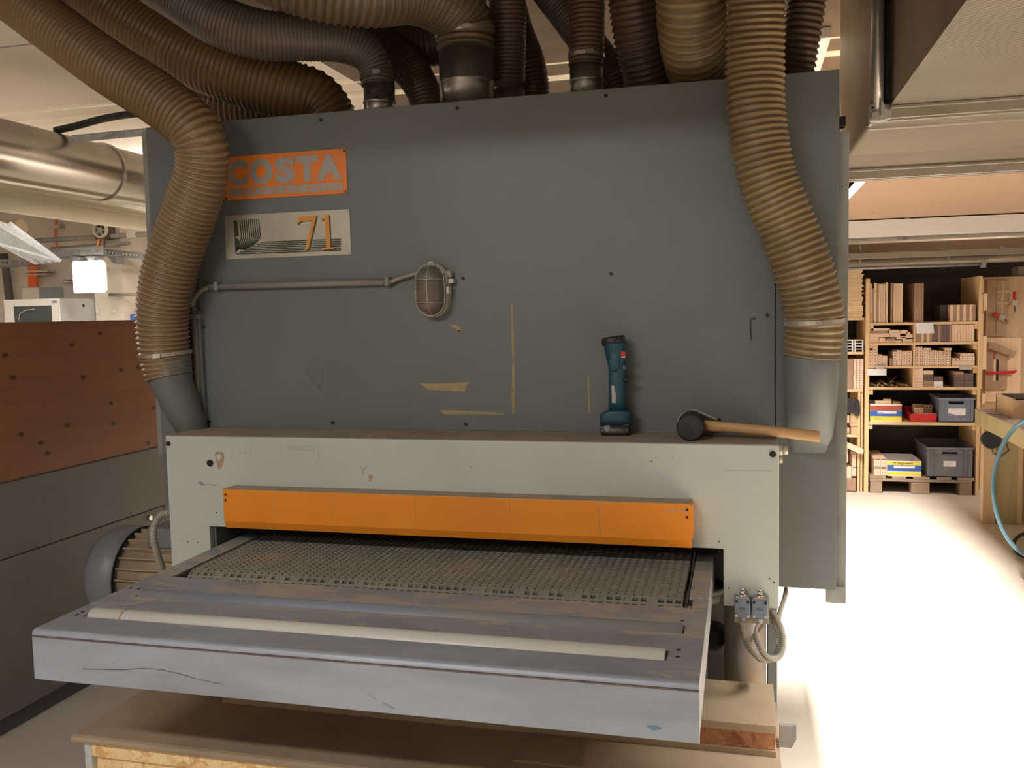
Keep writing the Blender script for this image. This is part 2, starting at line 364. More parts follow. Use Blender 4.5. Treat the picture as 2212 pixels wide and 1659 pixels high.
def catmull(pts, n):
    """smooth resample of (Vector, radius) control points"""
    out = []
    L = len(pts)
    for i in range(L-1):
        p0, p1, p2, p3 = pts[max(i-1, 0)], pts[i], pts[i+1], pts[min(i+2, L-1)]
        for k in range(n):
            t = k/n
            q = [0.5*((2*p1[j]) + (-p0[j]+p2[j])*t + (2*p0[j]-5*p1[j]+4*p2[j]-p3[j])*t*t + (-p0[j]+3*p1[j]-3*p2[j]+p3[j])*t**3) for j in range(len(p1))]
            out.append(q)
    out.append(list(pts[-1])); return out
def resample(path, step):
    pts = [Vector(p[:3]) for p in path]; d = [0]
    for i in range(1, len(pts)): d.append(d[-1]+(pts[i]-pts[i-1]).length)
    n = max(2, int(d[-1]/step)); out = []; j = 0
    for k in range(n+1):
        s = d[-1]*k/n
        while j < len(d)-2 and d[j+1] < s: j += 1
        t = (s-d[j])/max(1e-9, d[j+1]-d[j])
        out.append([path[j][m]+(path[j+1][m]-path[j][m])*t for m in range(len(path[j]))])
    return out
def text_mesh(txt, size, depth, bold=0.0, spacing=1.0, shear=0.0):
    c = bpy.data.curves.new('t', 'FONT'); c.body = txt; c.size = size; c.extrude = depth; c.offset = bold
    c.space_character = spacing; c.resolution_u = 3; c.align_x = 'CENTER'; c.align_y = 'CENTER'; c.shear = shear
    o = bpy.data.objects.new('t', c); COL.objects.link(o)
    dg = bpy.context.evaluated_depsgraph_get(); dg.update()
    me = bpy.data.meshes.new_from_object(o.evaluated_get(dg))
    bpy.data.objects.remove(o); bpy.data.curves.remove(c)
    vs = [v.co.copy() for v in me.vertices]; fs = [tuple(p.vertices) for p in me.polygons]
    bpy.data.meshes.remove(me); return vs, fs
def text_on(name, txt, mat, parent, c, right, up, size, width=None, height=None, depth=.0008, bold=0.0, spacing=1.0, shear=0.0):
    """lettering centred at c, running along right, upright along up; optionally stretched to width/height"""
    vs, fs = text_mesh(txt, size, depth, bold, spacing, shear)
    x0, x1 = min(v.x for v in vs), max(v.x for v in vs); y0, y1 = min(v.y for v in vs), max(v.y for v in vs)
    sx = (width/(x1-x0)) if width else 1; sy = (height/(y1-y0)) if height else 1
    c = Vector(c); r = Vector(right).normalized(); u = Vector(up).normalized(); n = r.cross(u)
    b = MB(); b.add([c + r*((v.x-(x0+x1)/2)*sx) + u*((v.y-(y0+y1)/2)*sy) + n*v.z for v in vs], fs)
    return b.build(name, mat, parent)

# ------------------------------------------------------------------ key dimensions (metres)
FY = 2.44       # front plane of the pale machine frame
FZ = 1.19       # its top
HY = 2.658      # front plane of the grey hood
HT = 2.20       # its top
TZ = .85        # table height
CEIL = 3.0

# ------------------------------------------------------------------ room shell
X0, X1, Y0, Y1 = -9.6, 4.2, -3.6, 9.3
struct(MB().box(X0, X1, Y0, Y1, -.1, 0).build('floor', 'floor'))
struct(MB().box(X0, X1, Y0, Y1, CEIL, CEIL+.1).build('ceiling', 'ceiling'))
struct(MB().box(X0, X1, Y1, Y1+.1, 0, CEIL).build('wall_back', 'plaster'))
struct(MB().box(X0-.1, X0, Y0, Y1, 0, CEIL).build('wall_left', 'plaster'))
struct(MB().box(X1, X1+.1, Y0, Y1, 0, CEIL).build('wall_right', 'plaster'))
struct(MB().box(X0, X1, Y0-.1, Y0, 0, CEIL).build('wall_front', 'plaster'))
struct(MB().box(.62, X1, 4.72, 8.72, 2.2, 2.26).build('trim_1', 'wood_ceiling'))          # lowered timber ceiling over the store
struct(MB().box(.62, X1, 8.62, 8.72, 1.99, 2.2).build('trim_2', 'wood_ceiling'))          # timber fascia
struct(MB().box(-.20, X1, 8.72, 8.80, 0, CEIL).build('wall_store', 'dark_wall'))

# added beam, out of view, to shade the hood top from the operator lamps
struct(MB().box(-1.55, 1.5, .30, .46, 2.58, CEIL).build('trim_4', 'ceiling'))
# added dark ceiling panel; its colour paints the shade over and behind the sander
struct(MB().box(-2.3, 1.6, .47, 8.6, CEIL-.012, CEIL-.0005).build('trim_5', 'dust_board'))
q = P(40, 98, 'z', CEIL-.002)
struct(MB().box(-9, -2.4, q.y, q.y+.012, CEIL-.003, CEIL-.0005).build('trim_6', 'pencil'))
# ceiling lamps (housing + tube)
for i, ((x, y, z, sx, sy, p, c, spr, upf), L) in enumerate(zip(LAMPS, LIGHTS)):
    names = ['strip lamp above the operator side of the sander', 'rear strip lamp behind the operator side', 'strip lamp over the aisle near the shelves', 'strip lamp under the ventilation duct',
             'strip lamp under the timber ceiling by the workbench', 'hanging strip lamp near the white back wall at left', 'hanging strip lamp at far left of the workshop', 'hanging strip lamp above the grey cabinet at left']
    t = thing('ceiling_lamp', 'white fluorescent ' + names[i], 'lamp', (x, y, z))
    hz = z+.07 if z < 2.7 else CEIL-.014
    MB().box(x-sx/2-.02, x+sx/2+.02, y-sy/2-.02, y+sy/2+.02, z+.03, hz if z > 2.3 else z+.055).build('housing', 'white_paint', t, .004)
    if 2.3 < z < 2.7:
        for k in (-.4, .4): xx, yy = (x+sx*k, y) if sx > sy else (x, y+sy*k); MB().cyl((xx, yy, hz), (xx, yy, CEIL-.0005), .004, 6).build('hanger', 'steel', t)
    ax = sx > sy
    a = (x-sx/2, y, z+.028) if ax else (x, y-sy/2, z+.028); b = (x+sx/2, y, z+.028) if ax else (x, y+sy/2, z+.028)
    MB().cyl(a, b, .013, 10).build('tube', 'tube', t)
    for k, l_ in enumerate(L): l_.parent = t; l_.location = (0, 0, 0 if k == 0 else .085)

# ================================================================== the sander
SM = thing('wide_belt_sander', 'big grey wide-belt sanding machine with orange guard bar and infeed table', 'machine', (-.85, 3.3, 0))
# hood body: a tall grey sheet box, front panel proud of it
MB().box(-1.93, .25, HY+.012, 4.15, .742, HT).build('hood', 'hood', SM, .003)
MB().box(-1.94, -1.772, HY, HY+.012, .9, HT).build('side_sheet', 'hood', SM, .0015)
MB().box(-1.768, .088, HY-.002, HY+.012, FZ+.002, HT).build('front_panel', 'hood', SM, .0015)
MB().box(.092, .257, HY, HY+.012, .742, HT).build('side_sheet', 'hood', SM, .0015)
fl = MB().box(.257, .287, HY+.03, 4.15, .70, 2.036).build('door_flange', 'hood_edge', SM, .002)
fl['label'] = 'lighter grey chipped edge of side door'
MB().box(.232, .285, HY+.012, HY+.03, .70, .742).build('door_foot', 'hood_edge', SM)
MB().box(-1.972, -1.941, HY+.02, 4.15, 1.09, 2.19).build('door_flange', 'hood_edge', SM, .002)
MB().box(.258, .275, HY+.01, HY+.06, 2.05, 2.075).build('hinge', 'black', SM)
MB().box(-1.768, .088, HY-.006, HY-.001, FZ+.002, FZ+.010).build('panel_sill', 'hood', SM)
for px, py in ((693, 259), (988, 234), (1309, 207), (1000, 601), (1320, 591), (1657, 681), (441, 706), (452, 911), (719, 913), (1006, 916), (1657, 925)):
    p = P(px, py, 'y', HY-.004)
    MB().cyl(p, p+Vector((0, -.004, 0)), .0052, 6).build('bolt', 'bolt', SM)

# base of the machine, columns, what shows under the frame at right
MB().box(-1.62, .06, 2.95, 4.1, 0, .742).build('base', 'machine_dark', SM, .004)
MB().box(-1.70, .08, 2.80, 4.1, 0, .10).build('base_plinth', 'hood', SM, .004)
MB().cyl((.005, 2.66, 0), (.005, 2.66, .745), .060, 32).build('column', 'column', SM)
MB().cyl((-1.63, 2.66, 0), (-1.63, 2.66, .745), .060, 32).build('column', 'column', SM)
MB().box(.069, .096, 2.66, 2.74, 0, .76).build('guide_post', 'hood', SM, .002)
MB().cyl((-.155, 2.62, .42), (-.155, 2.62, .58), .035, 20).build('jack_foot', 'hood_edge', SM)
MB().cyl((-.125, 2.75, .20), (-.125, 2.75, .90), .018, 14).build('jack_screw', 'machine_dark', SM)
b = MB().cyl((-.125, 2.62, .735), (-.125, 2.62, .75), .075, 28); b.cyl((-.125, 2.62, .705), (-.125, 2.62, .732), .06, 28); b.build('jack_wheel', ['machine_dark'], SM)
MB().cyl((-.125, 2.62, .60), (-.125, 2.62, .70), .022, 16).build('jack_hub', 'hood_edge', SM)
MB().sphere((-.085, 2.72, .56), .045, 14).build('black_knob', 'rubber', SM)

# pale frame (portal)
fr = MB(); ol = [(-1.768, .62), (-1.625, .62), (-1.625, .905), (-.052, .905), (-.052, .748), (.092, .748), (.092, FZ), (-1.768, FZ)]
fr.prism([(x, FY, z) for x, z in ol], (0, HY-.003-FY, 0))
fr.build('front_frame', 'cream', SM, .003)
MB().box(-1.764, .088, FY+.004, HY-.007, FZ+.0002, FZ+.0016).build('dust_layer', 'dusty_top', SM)
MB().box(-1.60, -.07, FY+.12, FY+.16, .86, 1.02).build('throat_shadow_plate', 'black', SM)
MB().box(-1.62, -1.615, FY+.02, HY, .75, .905).build('throat_cheek', 'hood', SM)
for px, py, r in ((364, 958, .0075), (1669, 981, .0085), (454, 1000, .0105)):
    p = P(px, py, 'y', FY-.0005)
    MB().cyl(p, p+Vector((0, -.003, 0)), r, 16).build('plug', 'bolt', SM)
# cable gland at right side of the frame
b = MB(); b.cyl((.092, 2.52, 1.165), (.103, 2.52, 1.165), .017, 6); b.cyl((.103, 2.52, 1.165), (.118, 2.52, 1.165), .012, 12); b.cyl((.092, 2.52, 1.14), (.104, 2.52, 1.14), .011, 6)
b.build('cable_gland', 'plate', SM)
# wear marks on the frame: chipped paint and pencil lines (thin flakes lying on the sheet)
def flat_px(name, pts, y, mat, parent=SM, t=.0006, offs=(0, 0)):
    b = MB(); b.prism([P(x+offs[0], z+offs[1], 'y', y) for x, z in pts], (0, -t, 0)); return b.build(name, mat, parent)
def line_px(name, pts, y, mat, wpx=1.2, parent=SM):
    b = MB(); b.tube([P(x, z, 'y', y) for x, z in pts], wpx*.00065, 5); return b.build(name, mat, parent)
flat_px('chipped_paint', [(464, 980), (470, 975), (484, 978), (484, 992), (478, 1012), (472, 1014), (468, 1000)], FY, 'chip')
flat_px('chipped_paint', [(466, 983), (476, 980), (479, 988), (471, 996)], FY-.0006, 'cream')
flat_px('chipped_paint', [(795, 1028), (803, 1025), (805, 1034), (799, 1040)], FY, 'chip')
line_px('scratch', [(776, 1006), (786, 1014), (784, 1024)], FY, 'chip', 1.6); line_px('scratch', [(786, 1014), (795, 1006)], FY, 'chip', 1.2)
flat_px('chipped_paint', [(427, 1041), (433, 1039), (441, 1046), (437, 1050)], FY, 'pencil')
line_px('scratch', [(440, 1048), (450, 1046), (458, 1048), (468, 1047)], FY, 'pencil', 1.6)
for a in ([(606, 955), (609, 996)], [(686, 953), (689, 998)], [(515, 980), (545, 976)], [(528, 980), (533, 952)], [(540, 978), (545, 950)], [(522, 953), (552, 949)], [(1562, 1016), (1670, 1017)], [(1415, 990), (1425, 984)], [(1440, 990), (1442, 982)], [(1452, 992), (1460, 980)], [(1472, 990), (1480, 981)]):
    line_px('pencil_mark', a, FY+.0002, 'pencil_light', .9)
ln = text_on('pencil_lettering', 'ANSAUGE', 'pencil_light', SM, P(650, 968, 'y', FY-.0002), (1, 0, 0), (0, 0, 1), .03, width=.095, height=.017, depth=.0003)
for px, py in ((468, 1107), (427, 1172), (406, 1170), (1553, 1170), (1662, 1250), (1672, 1258), (1575, 1270), (1408, 997)):
    p = P(px, py, 'y', FY-.0002); MB().cyl(p, p+Vector((0, -.0006, 0)), .0022, 7).build('chip_spot', 'bolt', SM)

# orange guard bar: folded sheet, lower lip bent back
gy = FY-.07
gx0, gx1 = -1.527, -.133
b = MB()
prof = [(gy, 1.042), (gy, .942), (gy+.03, .921), (gy+.034, .924), (gy+.004, .944), (gy+.004, 1.038), (FY-.001, 1.055), (FY-.001, 1.060), (gy+.004, 1.042)]
prof = [(gy, 1.040), (gy, .942), (gy+.011, .919), (gy+.015, .921), (gy+.005, .944), (gy+.005, 1.036), (FY-.001, 1.034), (FY-.001, 1.038)]
b.prism([(gx0, y, z) for y, z in prof], (gx1-gx0, 0, 0))
gb = b.build('guard_bar', 'orange', SM, .0012); gb['label'] = 'orange guard bar'
MB().prism([(gx0+.0005, gy+.0006, 1.0402), (gx0+.0005, FY-.001, 1.0382), (gx0+.0005, FY-.001, 1.0398), (gx0+.0005, gy+.0006, 1.0412)], (gx1-gx0-.001, 0, 0)).build('guard_dust', 'dusty_top', gb)
MB().prism([(gx1+.0002, gy+.002, 1.036), (gx1+.0002, FY-.001, 1.034), (gx1+.0002, FY-.001, .95), (gx1+.0002, gy+.002, .944)], (.003, 0, 0)).build('guard_end', 'orange', gb)
for px, py in ((487, 1068), (487, 1080), (1484, 1101), (1484, 1117)):
    p = P(px, py, 'y', gy-.0005); MB().cyl(p, p+Vector((0, -.0015, 0)), .0036, 10).build('rivet', 'bolt', gb)
for x, a0, a1 in ((592, 1061, 1122), (719, 1068, 1125), (895, 1075, 1120), (1100, 1076, 1102), (1294, 1088, 1156)):
    line_px('scuff_line', [(x, a0), (x+2, a1)], gy+.0003, 'redprint' if x in (895, 1100) else 'pencil', .9 if x < 1200 else 1.4, gb)
b = MB()
for k in range(9): p = P(1440+k*5.5, 1104+math.sin(k*2)*1.8, 'y', gy-.0003); b.box(p.x-.003, p.x+.003, p.y-.0004, p.y, p.z-.0016, p.z+.0012)
b.build('bare_scratches', 'grey_label', gb)

# ------------------------------------------------------------------ infeed table
TX0, TX1, TYF = -1.585, -.081, 1.664
def pz(px, py): return P(px, py, 'z', TZ)
wl, wr = pz(195, 1318), pz(1446, 1400); wlo, wro = pz(187, 1332), pz(1445, 1425)
s1 = (-1.535, -.150, 1.765, 1.820)     # white roller slot x0,x1,y0,y1
a_, b_ = pz(312, 1262), pz(1461, 1362)
s2 = (-1.512, -.125, 1.925, 1.992)     # steel roller slot
tb = thing  # alias kept short
plate = MB()
def holed(b, x0, x1, y0, y1, z0, z1, holes):
    xs = sorted({x0, x1, *[h[0] for h in holes], *[h[1] for h in holes]}); ys = sorted({y0, y1, *[h[2] for h in holes], *[h[3] for h in holes]})
    inh = lambda cx, cy: any(h[0] < cx < h[1] and h[2] < cy < h[3] for h in holes) or not (x0 < cx < x1 and y0 < cy < y1)
    for i in range(len(xs)-1):
        for j in range(len(ys)-1):
            cx, cy = (xs[i]+xs[i+1])/2, (ys[j]+ys[j+1])/2
            if inh(cx, cy): continue
            X, XX, Y, YY = xs[i], xs[i+1], ys[j], ys[j+1]
            b.add([(X, Y, z1), (XX, Y, z1), (XX, YY, z1), (X, YY, z1)], [(0, 1, 2, 3)]); b.add([(X, Y, z0), (XX, Y, z0), (XX, YY, z0), (X, YY, z0)], [(3, 2, 1, 0)])
            if inh(X-1e-5, cy): b.add([(X, Y, z0), (X, YY, z0), (X, YY, z1), (X, Y, z1)], [(0, 3, 2, 1)])
            if inh(XX+1e-5, cy): b.add([(XX, Y, z0), (XX, YY, z0), (XX, YY, z1), (XX, Y, z1)], [(0, 1, 2, 3)])
            if inh(cx, Y-1e-5): b.add([(X, Y, z0), (XX, Y, z0), (XX, Y, z1), (X, Y, z1)], [(0, 1, 2, 3)])
            if inh(cx, YY+1e-5): b.add([(X, YY, z0), (XX, YY, z0), (XX, YY, z1), (X, YY, z1)], [(0, 3, 2, 1)])
holed(plate, TX0, TX1, TYF+.012, 1.90, TZ-.006, TZ, [s1]); tp = plate.build('table_plate', 'table_top', SM)
plate = MB(); holed(plate, TX0, TX1, 1.9, 2.098, TZ-.006, TZ, [s2]); plate.build('table_plate', 'table_dusty', SM)
# rounded front lip
b = MB(); rr = .012; pr = []
for k in range(7): a = PI/2*k/6; pr.append((TYF+rr-rr*math.sin(a), TZ-rr+rr*math.cos(a)))
pr += [(TYF+.004, TZ-rr-.004), (TYF+rr, TZ-.006)]
b.prism([(TX0, y, z) for y, z in pr], (TX1-TX0, 0, 0)); b.build('table_lip', 'table_front', SM)
MB().box(TX0, TX1, TYF-.001, TYF+.006, TZ-.0165, TZ-.0135).build('worn_edge', 'rust_edge', SM)
MB().box(TX0-.001, TX1+.001, TYF, TYF+.006, .733, TZ-.0165).build('table_front', 'table_front', SM, .0015)
# side skirts tapering towards the machine
for x in (TX0, TX1-.006):
    MB().prism([(x, TYF+.006, .736), (x, 2.9, .78), (x, 2.9, TZ-.006), (x, TYF+.006, TZ-.006)], (.006, 0, 0)).build('table_side', 'table_front', SM)
MB().box(TX0+.008, TX1-.008, TYF+.008, 2.08, .736, .742).build('table_underside', 'machine_dark', SM)
# side rails beside the belt
MB().box(TX0, -1.522, 2.099, 2.9, TZ-.006, TZ).build('side_rail', 'table_dusty', SM)
MB().box(-.128, TX1, 2.175, 2.9, TZ-.006, TZ+.002).build('side_rail', 'table_dusty', SM, .001)
MB().box(-.118, TX1, 2.099, 2.172, TZ-.006, TZ-.001).build('rail_end', 'table_dusty', SM)
MB().box(-.134, -.131, 2.11, 2.9, TZ-.05, TZ-.002).build('rail_edge', 'machine_dark', SM)
# rollers in their slots
b = MB(); yc = (s1[2]+s1[3])/2; b.tube([(s1[0]+.004, yc, TZ-.013), (s1[0]+.012, yc, TZ-.013), (s1[1]-.006, yc, TZ-.013), (s1[1]-.004, yc, TZ-.013)], [.014, .0265, .0265, .025], 40)
r = b.build('white_roller', 'roller_white', SM); r['label'] = 'white plastic roller'
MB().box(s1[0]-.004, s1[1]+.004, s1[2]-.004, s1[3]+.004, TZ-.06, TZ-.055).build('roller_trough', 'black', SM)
b = MB(); b.tube([(s1[0]+.10+i*.002, yc, TZ-.013) for i in range(3)], .0267, 40); b.build('colour_band', 'hose_tan', r)
b = MB(); b.tube([(s1[0]+.118+i*.004, yc, TZ-.013) for i in range(3)], .0267, 40); b.build('colour_band', 'melamine', r)
b = MB(); yc = (s2[2]+s2[3])/2; b.cyl((s2[0]+.003, yc, TZ-.022), (s2[1]-.004, yc, TZ-.022), .031, 40)
r = b.build('steel_roller', 'roller_steel', SM); r['label'] = 'dusty steel roller'
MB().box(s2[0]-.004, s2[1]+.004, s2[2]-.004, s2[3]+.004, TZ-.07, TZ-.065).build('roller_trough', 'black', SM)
for px, py in ((1470, 1350), (1474, 1341), (1466, 1404), (1464, 1419), (283, 1270), (300, 1272), (166, 1328), (178, 1322)):
    p = pz(px, py); MB().cyl((p.x, p.y, TZ), (p.x, p.y, TZ+.0006), .005, 12).build('screw_hole', 'bolt', SM)
# marks on the table front
b = MB(); b.tube([P(x, y, 'y', TYF-.0003) for x, y in ((178, 1445), (215, 1446), (262, 1447), (305, 1444), (345, 1446), (390, 1456), (430, 1468), (480, 1478))], .0009, 5); b.build('scratch', 'rust_edge', SM)
line_px('scratch', [(792, 1497), (812, 1510)], TYF, 'pencil', 1.2); line_px('scratch', [(828, 1519), (853, 1532)], TYF, 'pencil', 2.2)
flat_px('blue_smudge', [(1396, 1570), (1412, 1568), (1430, 1574), (1412, 1578)], TYF-.001, 'blue_hose')

# conveyor belt: lattice with recessed pockets, wrapping a nose roller
BX0, BX1 = -1.505, -.142
rn = .052; yn = 2.128; zt = TZ+.002
s_path = []                                         # path from inside the machine over the nose and down
def belt_pt(s):
    L = 2.95-(yn+rn)
    if s < L: return Vector((0, 2.95-s, zt)), Vector((0, 0, 1))
    a = (s-L)/rn
    if a < PI: return Vector((0, yn+rn-rn*math.sin(a), zt-rn+rn*math.cos(a))), Vector((0, -math.sin(a), math.cos(a)))
    return Vector((0, yn+rn+(s-L-PI*rn), zt-2*rn)), Vector((0, 0, -1))
pitch = .0208; ncol = int((BX1-BX0)/pitch); px_ = (BX1-BX0)/ncol
Ltot = 2.95-(yn+rn)+PI*rn+.10; nrow = int(Ltot/.0205); py_ = Ltot/nrow
bl = MB(); holes_ = MB()
for j in range(nrow):
    s0, s1_ = j*py_, (j+1)*py_
    if s0 < .18: continue
    ms = [s0, s0+py_*.20, s0+py_*.84, s1_]
    pp = [belt_pt(q) for q in ms]
    for i in range(ncol):
        x0 = BX0+i*px_; xs = [x0, x0+px_*.17, x0+px_*.83, x0+px_]
        dep = random.choice((.0075, .0075, .007, .0065, .005, .003)) if random.random() > .10 else .001
        V = []
        for jj in range(4):
            for ii in range(4): V.append(pp[jj][0]+Vector((xs[ii], 0, 0)))
        mid = [V[5], V[6], V[10], V[9]]
        low = [V[5]-pp[1][1]*dep, V[6]-pp[1][1]*dep, V[10]-pp[2][1]*dep, V[9]-pp[2][1]*dep]
        c = low[0].lerp(low[2], .5)
        low = [q.lerp(c, .04) for q in low]
        fs = [(0, 1, 5, 4), (1, 2, 6, 5), (2, 3, 7, 6), (4, 5, 9, 8), (6, 7, 11, 10), (8, 9, 13, 12), (9, 10, 14, 13), (10, 11, 15, 14),
              (5, 6, 17, 16), (6, 10, 18, 17), (10, 9, 19, 18), (9, 5, 16, 19), (16, 17, 18, 19)]
        bl.add(V+low, fs)
        if dep > .003 and s0 > 2.95-(yn+rn)-.02:
            n = pp[1][1]; q = c+n*.0004; t = Vector((0, n.z, -n.y))
            holes_.add([q+Vector((math.cos(a)*.0016, 0, 0))+t*(math.sin(a)*.0016) for a in [k*PI/3 for k in range(6)]], [(0, 1, 2, 3, 4, 5)])
bo = bl.build('conveyor_belt', 'belt', SM); bo['label'] = 'dusty rubber conveyor belt with rows of square pockets'
stuff(holes_.build('vent_hole', 'black', bo))
MB().cyl((BX0, yn+rn, zt-rn), (BX1, yn+rn, zt-rn), rn-.006, 24).build('nose_roller', 'machine_dark', SM)
MB().box(BX0, BX1, 2.25, 2.9, zt-.02, zt-.008).build('belt_bed', 'machine_dark', SM)
MB().box(-.136, -.122, 2.112, 2.15, TZ-.045, TZ-.012).build('roller_bearing', 'steel', SM)

# ------------------------------------------------------------------ name plates
def quad_plate(name, corners, mat, parent, t=.002):
    y = HY-.003
    return MB().prism([P(a, b, 'y', y) for a, b in corners], (0, -t, 0)).build(name, mat, parent, .0006)
CPL = [(487, 340), (747, 321), (752, 417), (484, 434)]
# straighten on the panel: a rectangle in the panel plane
def rect_of(c):
    q = [P(a, b, 'y', HY-.003) for a, b in c]
    x0 = (q[0].x+q[3].x)/2; x1 = (q[1].x+q[2].x)/2; z0 = (q[2].z+q[3].z)/2; z1 = (q[0].z+q[1].z)/2
    return x0, x1, z0, z1
def rounded(x0, x1, z0, z1, y, r=.006):
    pts = []
    for cx, cz, a0 in ((x1-r, z1-r, 0), (x0+r, z1-r, 90), (x0+r, z0+r, 180), (x1-r, z0+r, 270)):
        for k in range(4): a = math.radians(a0+30*k); pts.append((cx+r*math.cos(a), y, cz+r*math.sin(a)))
    return pts
x0, x1, z0, z1 = rect_of(CPL)
np_ = MB().prism(rounded(x0, x1, z0, z1, HY-.003), (0, -.003, 0)).build('name_plate', 'orange_plate', SM)
np_['label'] = 'orange maker plate with raised grey letters'
W = x1-x0; H = z1-z0; yf = HY-.0062
for ch, f0, f1 in (('C', .028, .197), ('O', .214, .409), ('S', .424, .592), ('T', .598, .776), ('A', .762, .962)):
    ov = .012 if ch in 'COS' else 0
    text_on('letter', ch, 'letter', np_, (x0+W*(f0+f1)/2, yf, z0+H*.612), (1, 0, 0), (0, 0, 1), .1, width=W*(f1-f0), height=H*(.585+ov), depth=.0012, bold=.0062)
MB().box(x0+W*.035, x1-W*.035, yf-.0008, yf, z0+H*.08, z0+H*.255).build('letter_strip', 'letter', np_)
text_on('lettering', 'LEVIGATRICI', 'orange_plate', np_, ((x0+x1)/2+.002, yf-.0012, z0+H*.165), (1, 0, 0), (0, 0, 1), .02, width=W*.88, height=H*.115, depth=.0005, spacing=2.2)
for dx, dz in ((.006, .006), (W-.006, .006), (W-.006, H-.006), (.006, H-.006)):
    MB().cyl((x0+dx, yf, z0+dz), (x0+dx, yf-.0015, z0+dz), .0035, 10).build('rivet', 'bolt', np_)
PL2 = [(485, 466), (755, 452), (759, 548), (490, 562)]
x0, x1, z0, z1 = rect_of(PL2)
mp = MB().prism(rounded(x0, x1, z0, z1, HY-.003, .004), (0, -.0018, 0)).build('model_plate', 'plate', SM)
mp['label'] = 'pale metal plate printed with dark stripes and orange 71'
yf = HY-.0048
def cp(cx, cy): return (380+cx*640/2212., 280+cy*440/1521.)
def ink(name, pts, mat, offs=(0, 0), lift=0.0): return flat_px(name, [cp(a, b) for a, b in pts], yf-lift, mat, mp, .0003, offs)
def ribbon(pts, wd, b):
    P3 = [P(*cp(a, c), 'y', yf) for a, c in pts]
    for i in range(len(P3)-1):
        a, c = P3[i], P3[i+1]; t = (c-a).normalized(); n = Vector((-t.z, 0, t.x))*wd/2
        b.prism([a-n, c-n, c+n, a+n], (0, -.0003, 0))
b = MB()
for k in range(10):
    tx = 478+k*15.5; sh = 1+k*.0
    pts = [(tx, 676-k*.9), (tx+6, 735), (tx+12, 790-k*2)]
    ex, ey = 445, 918; c1 = (tx+14+k, 826+k*1.0); p0 = pts[-1]
    for q in range(1, 8):
        t = q/7; x = (1-t)**2*p0[0]+2*t*(1-t)*c1[0]+t*t*(ex+k*14*(1-t)); y = (1-t)**2*p0[1]+2*t*(1-t)*c1[1]+t*t*ey
        if k > 0 and t > .86: break
        pts.append((x, y))
    ribbon(pts, .0041, b)
for k in range(7):
    y = 838+k*14.5; xs = 632-k*30
    ribbon([(xs, y+4), (1232, y-20-k*.9)], .0037, b)
b.build('printed_stripes', 'ink', mp)
ink('printed_shape', [(430, 680), (457, 678), (471, 792), (438, 803)], 'ink')
ink('printed_shape', [(439, 806), (462, 815), (478, 840), (482, 868), (470, 895), (444, 912)], 'ink')
seven = [(918, 650), (1048, 641), (1044, 668), (988, 898), (962, 901), (1016, 678), (942, 683), (924, 692), (906, 712), (903, 700)]
one = [(1078, 668), (1138, 632), (1142, 634), (1152, 878), (1182, 884), (1182, 892), (1090, 897), (1092, 888), (1122, 880), (1110, 670), (1084, 681)]
ink('digit_shadow', seven, 'ink', (3.2, 1.2), .0003); ink('digit_shadow', one, 'ink', (3.2, 1.2), .0003)
ink('digit', seven, 'ink_orange', (0, 0), .0007); ink('digit', one, 'ink_orange', (0, 0), .0007)
for dx, dz in ((.006, .006), (x1-x0-.006, .006), (x1-x0-.006, z1-z0-.006)):
    MB().cyl((x0+dx, yf, z0+dz), (x0+dx, yf-.001, z0+dz), .0022, 8).build('rivet', 'pencil', mp)

# ------------------------------------------------------------------ conduit and bulkhead lamp on the hood
cy_ = HY-.018
def px3(pts, y=cy_): return [P(a, b, 'y', y) for a, b in pts]
MB().cyl(*px3([(452, 620), (846, 609)]), .0105, 16).build('conduit', 'conduit', SM)
for px in (470, 838):
    p = P(px, 619-(px-452)*.028, 'y', cy_); MB().box(p.x-.006, p.x+.006, p.y-.013, HY-.002, p.z-.014, p.z+.014).build('conduit_clip', 'hood_edge', SM, .001)
b = MB(); path = [tuple(P(a, c, 'y', cy_)) for a, c in ((844, 609), (868, 600), (905, 589))]; b.tube([q for q in catmull(path, 5)], .0065, 12); b.build('cable', 'cable', SM)
b = MB(); path = [tuple(P(a, c, 'y', cy_)) for a, c in ((455, 620), (438, 626), (424, 640), (416, 655), (414, 668))]; b.tube(catmull(path, 5), .0075, 12); b.build('cable', 'cable', SM)
pa, pb = P(419, 664, 'y', cy_), P(423, 924, 'y', cy_)
MB().cyl((pa.x, pa.y, pa.z), (pa.x, pa.y, FZ+.002), .0115, 14).build('conduit', 'conduit', SM)
MB().box(pa.x+.013, pa.x+.024, HY-.022, HY-.002, FZ+.002, pa.z-.012).build('channel_strip', 'hood', SM, .001)
MB().box(pa.x-.012, pa.x+.026, HY-.030, HY-.002, pa.z-.038, pa.z-.024).build('conduit_clip', 'conduit', SM, .001)

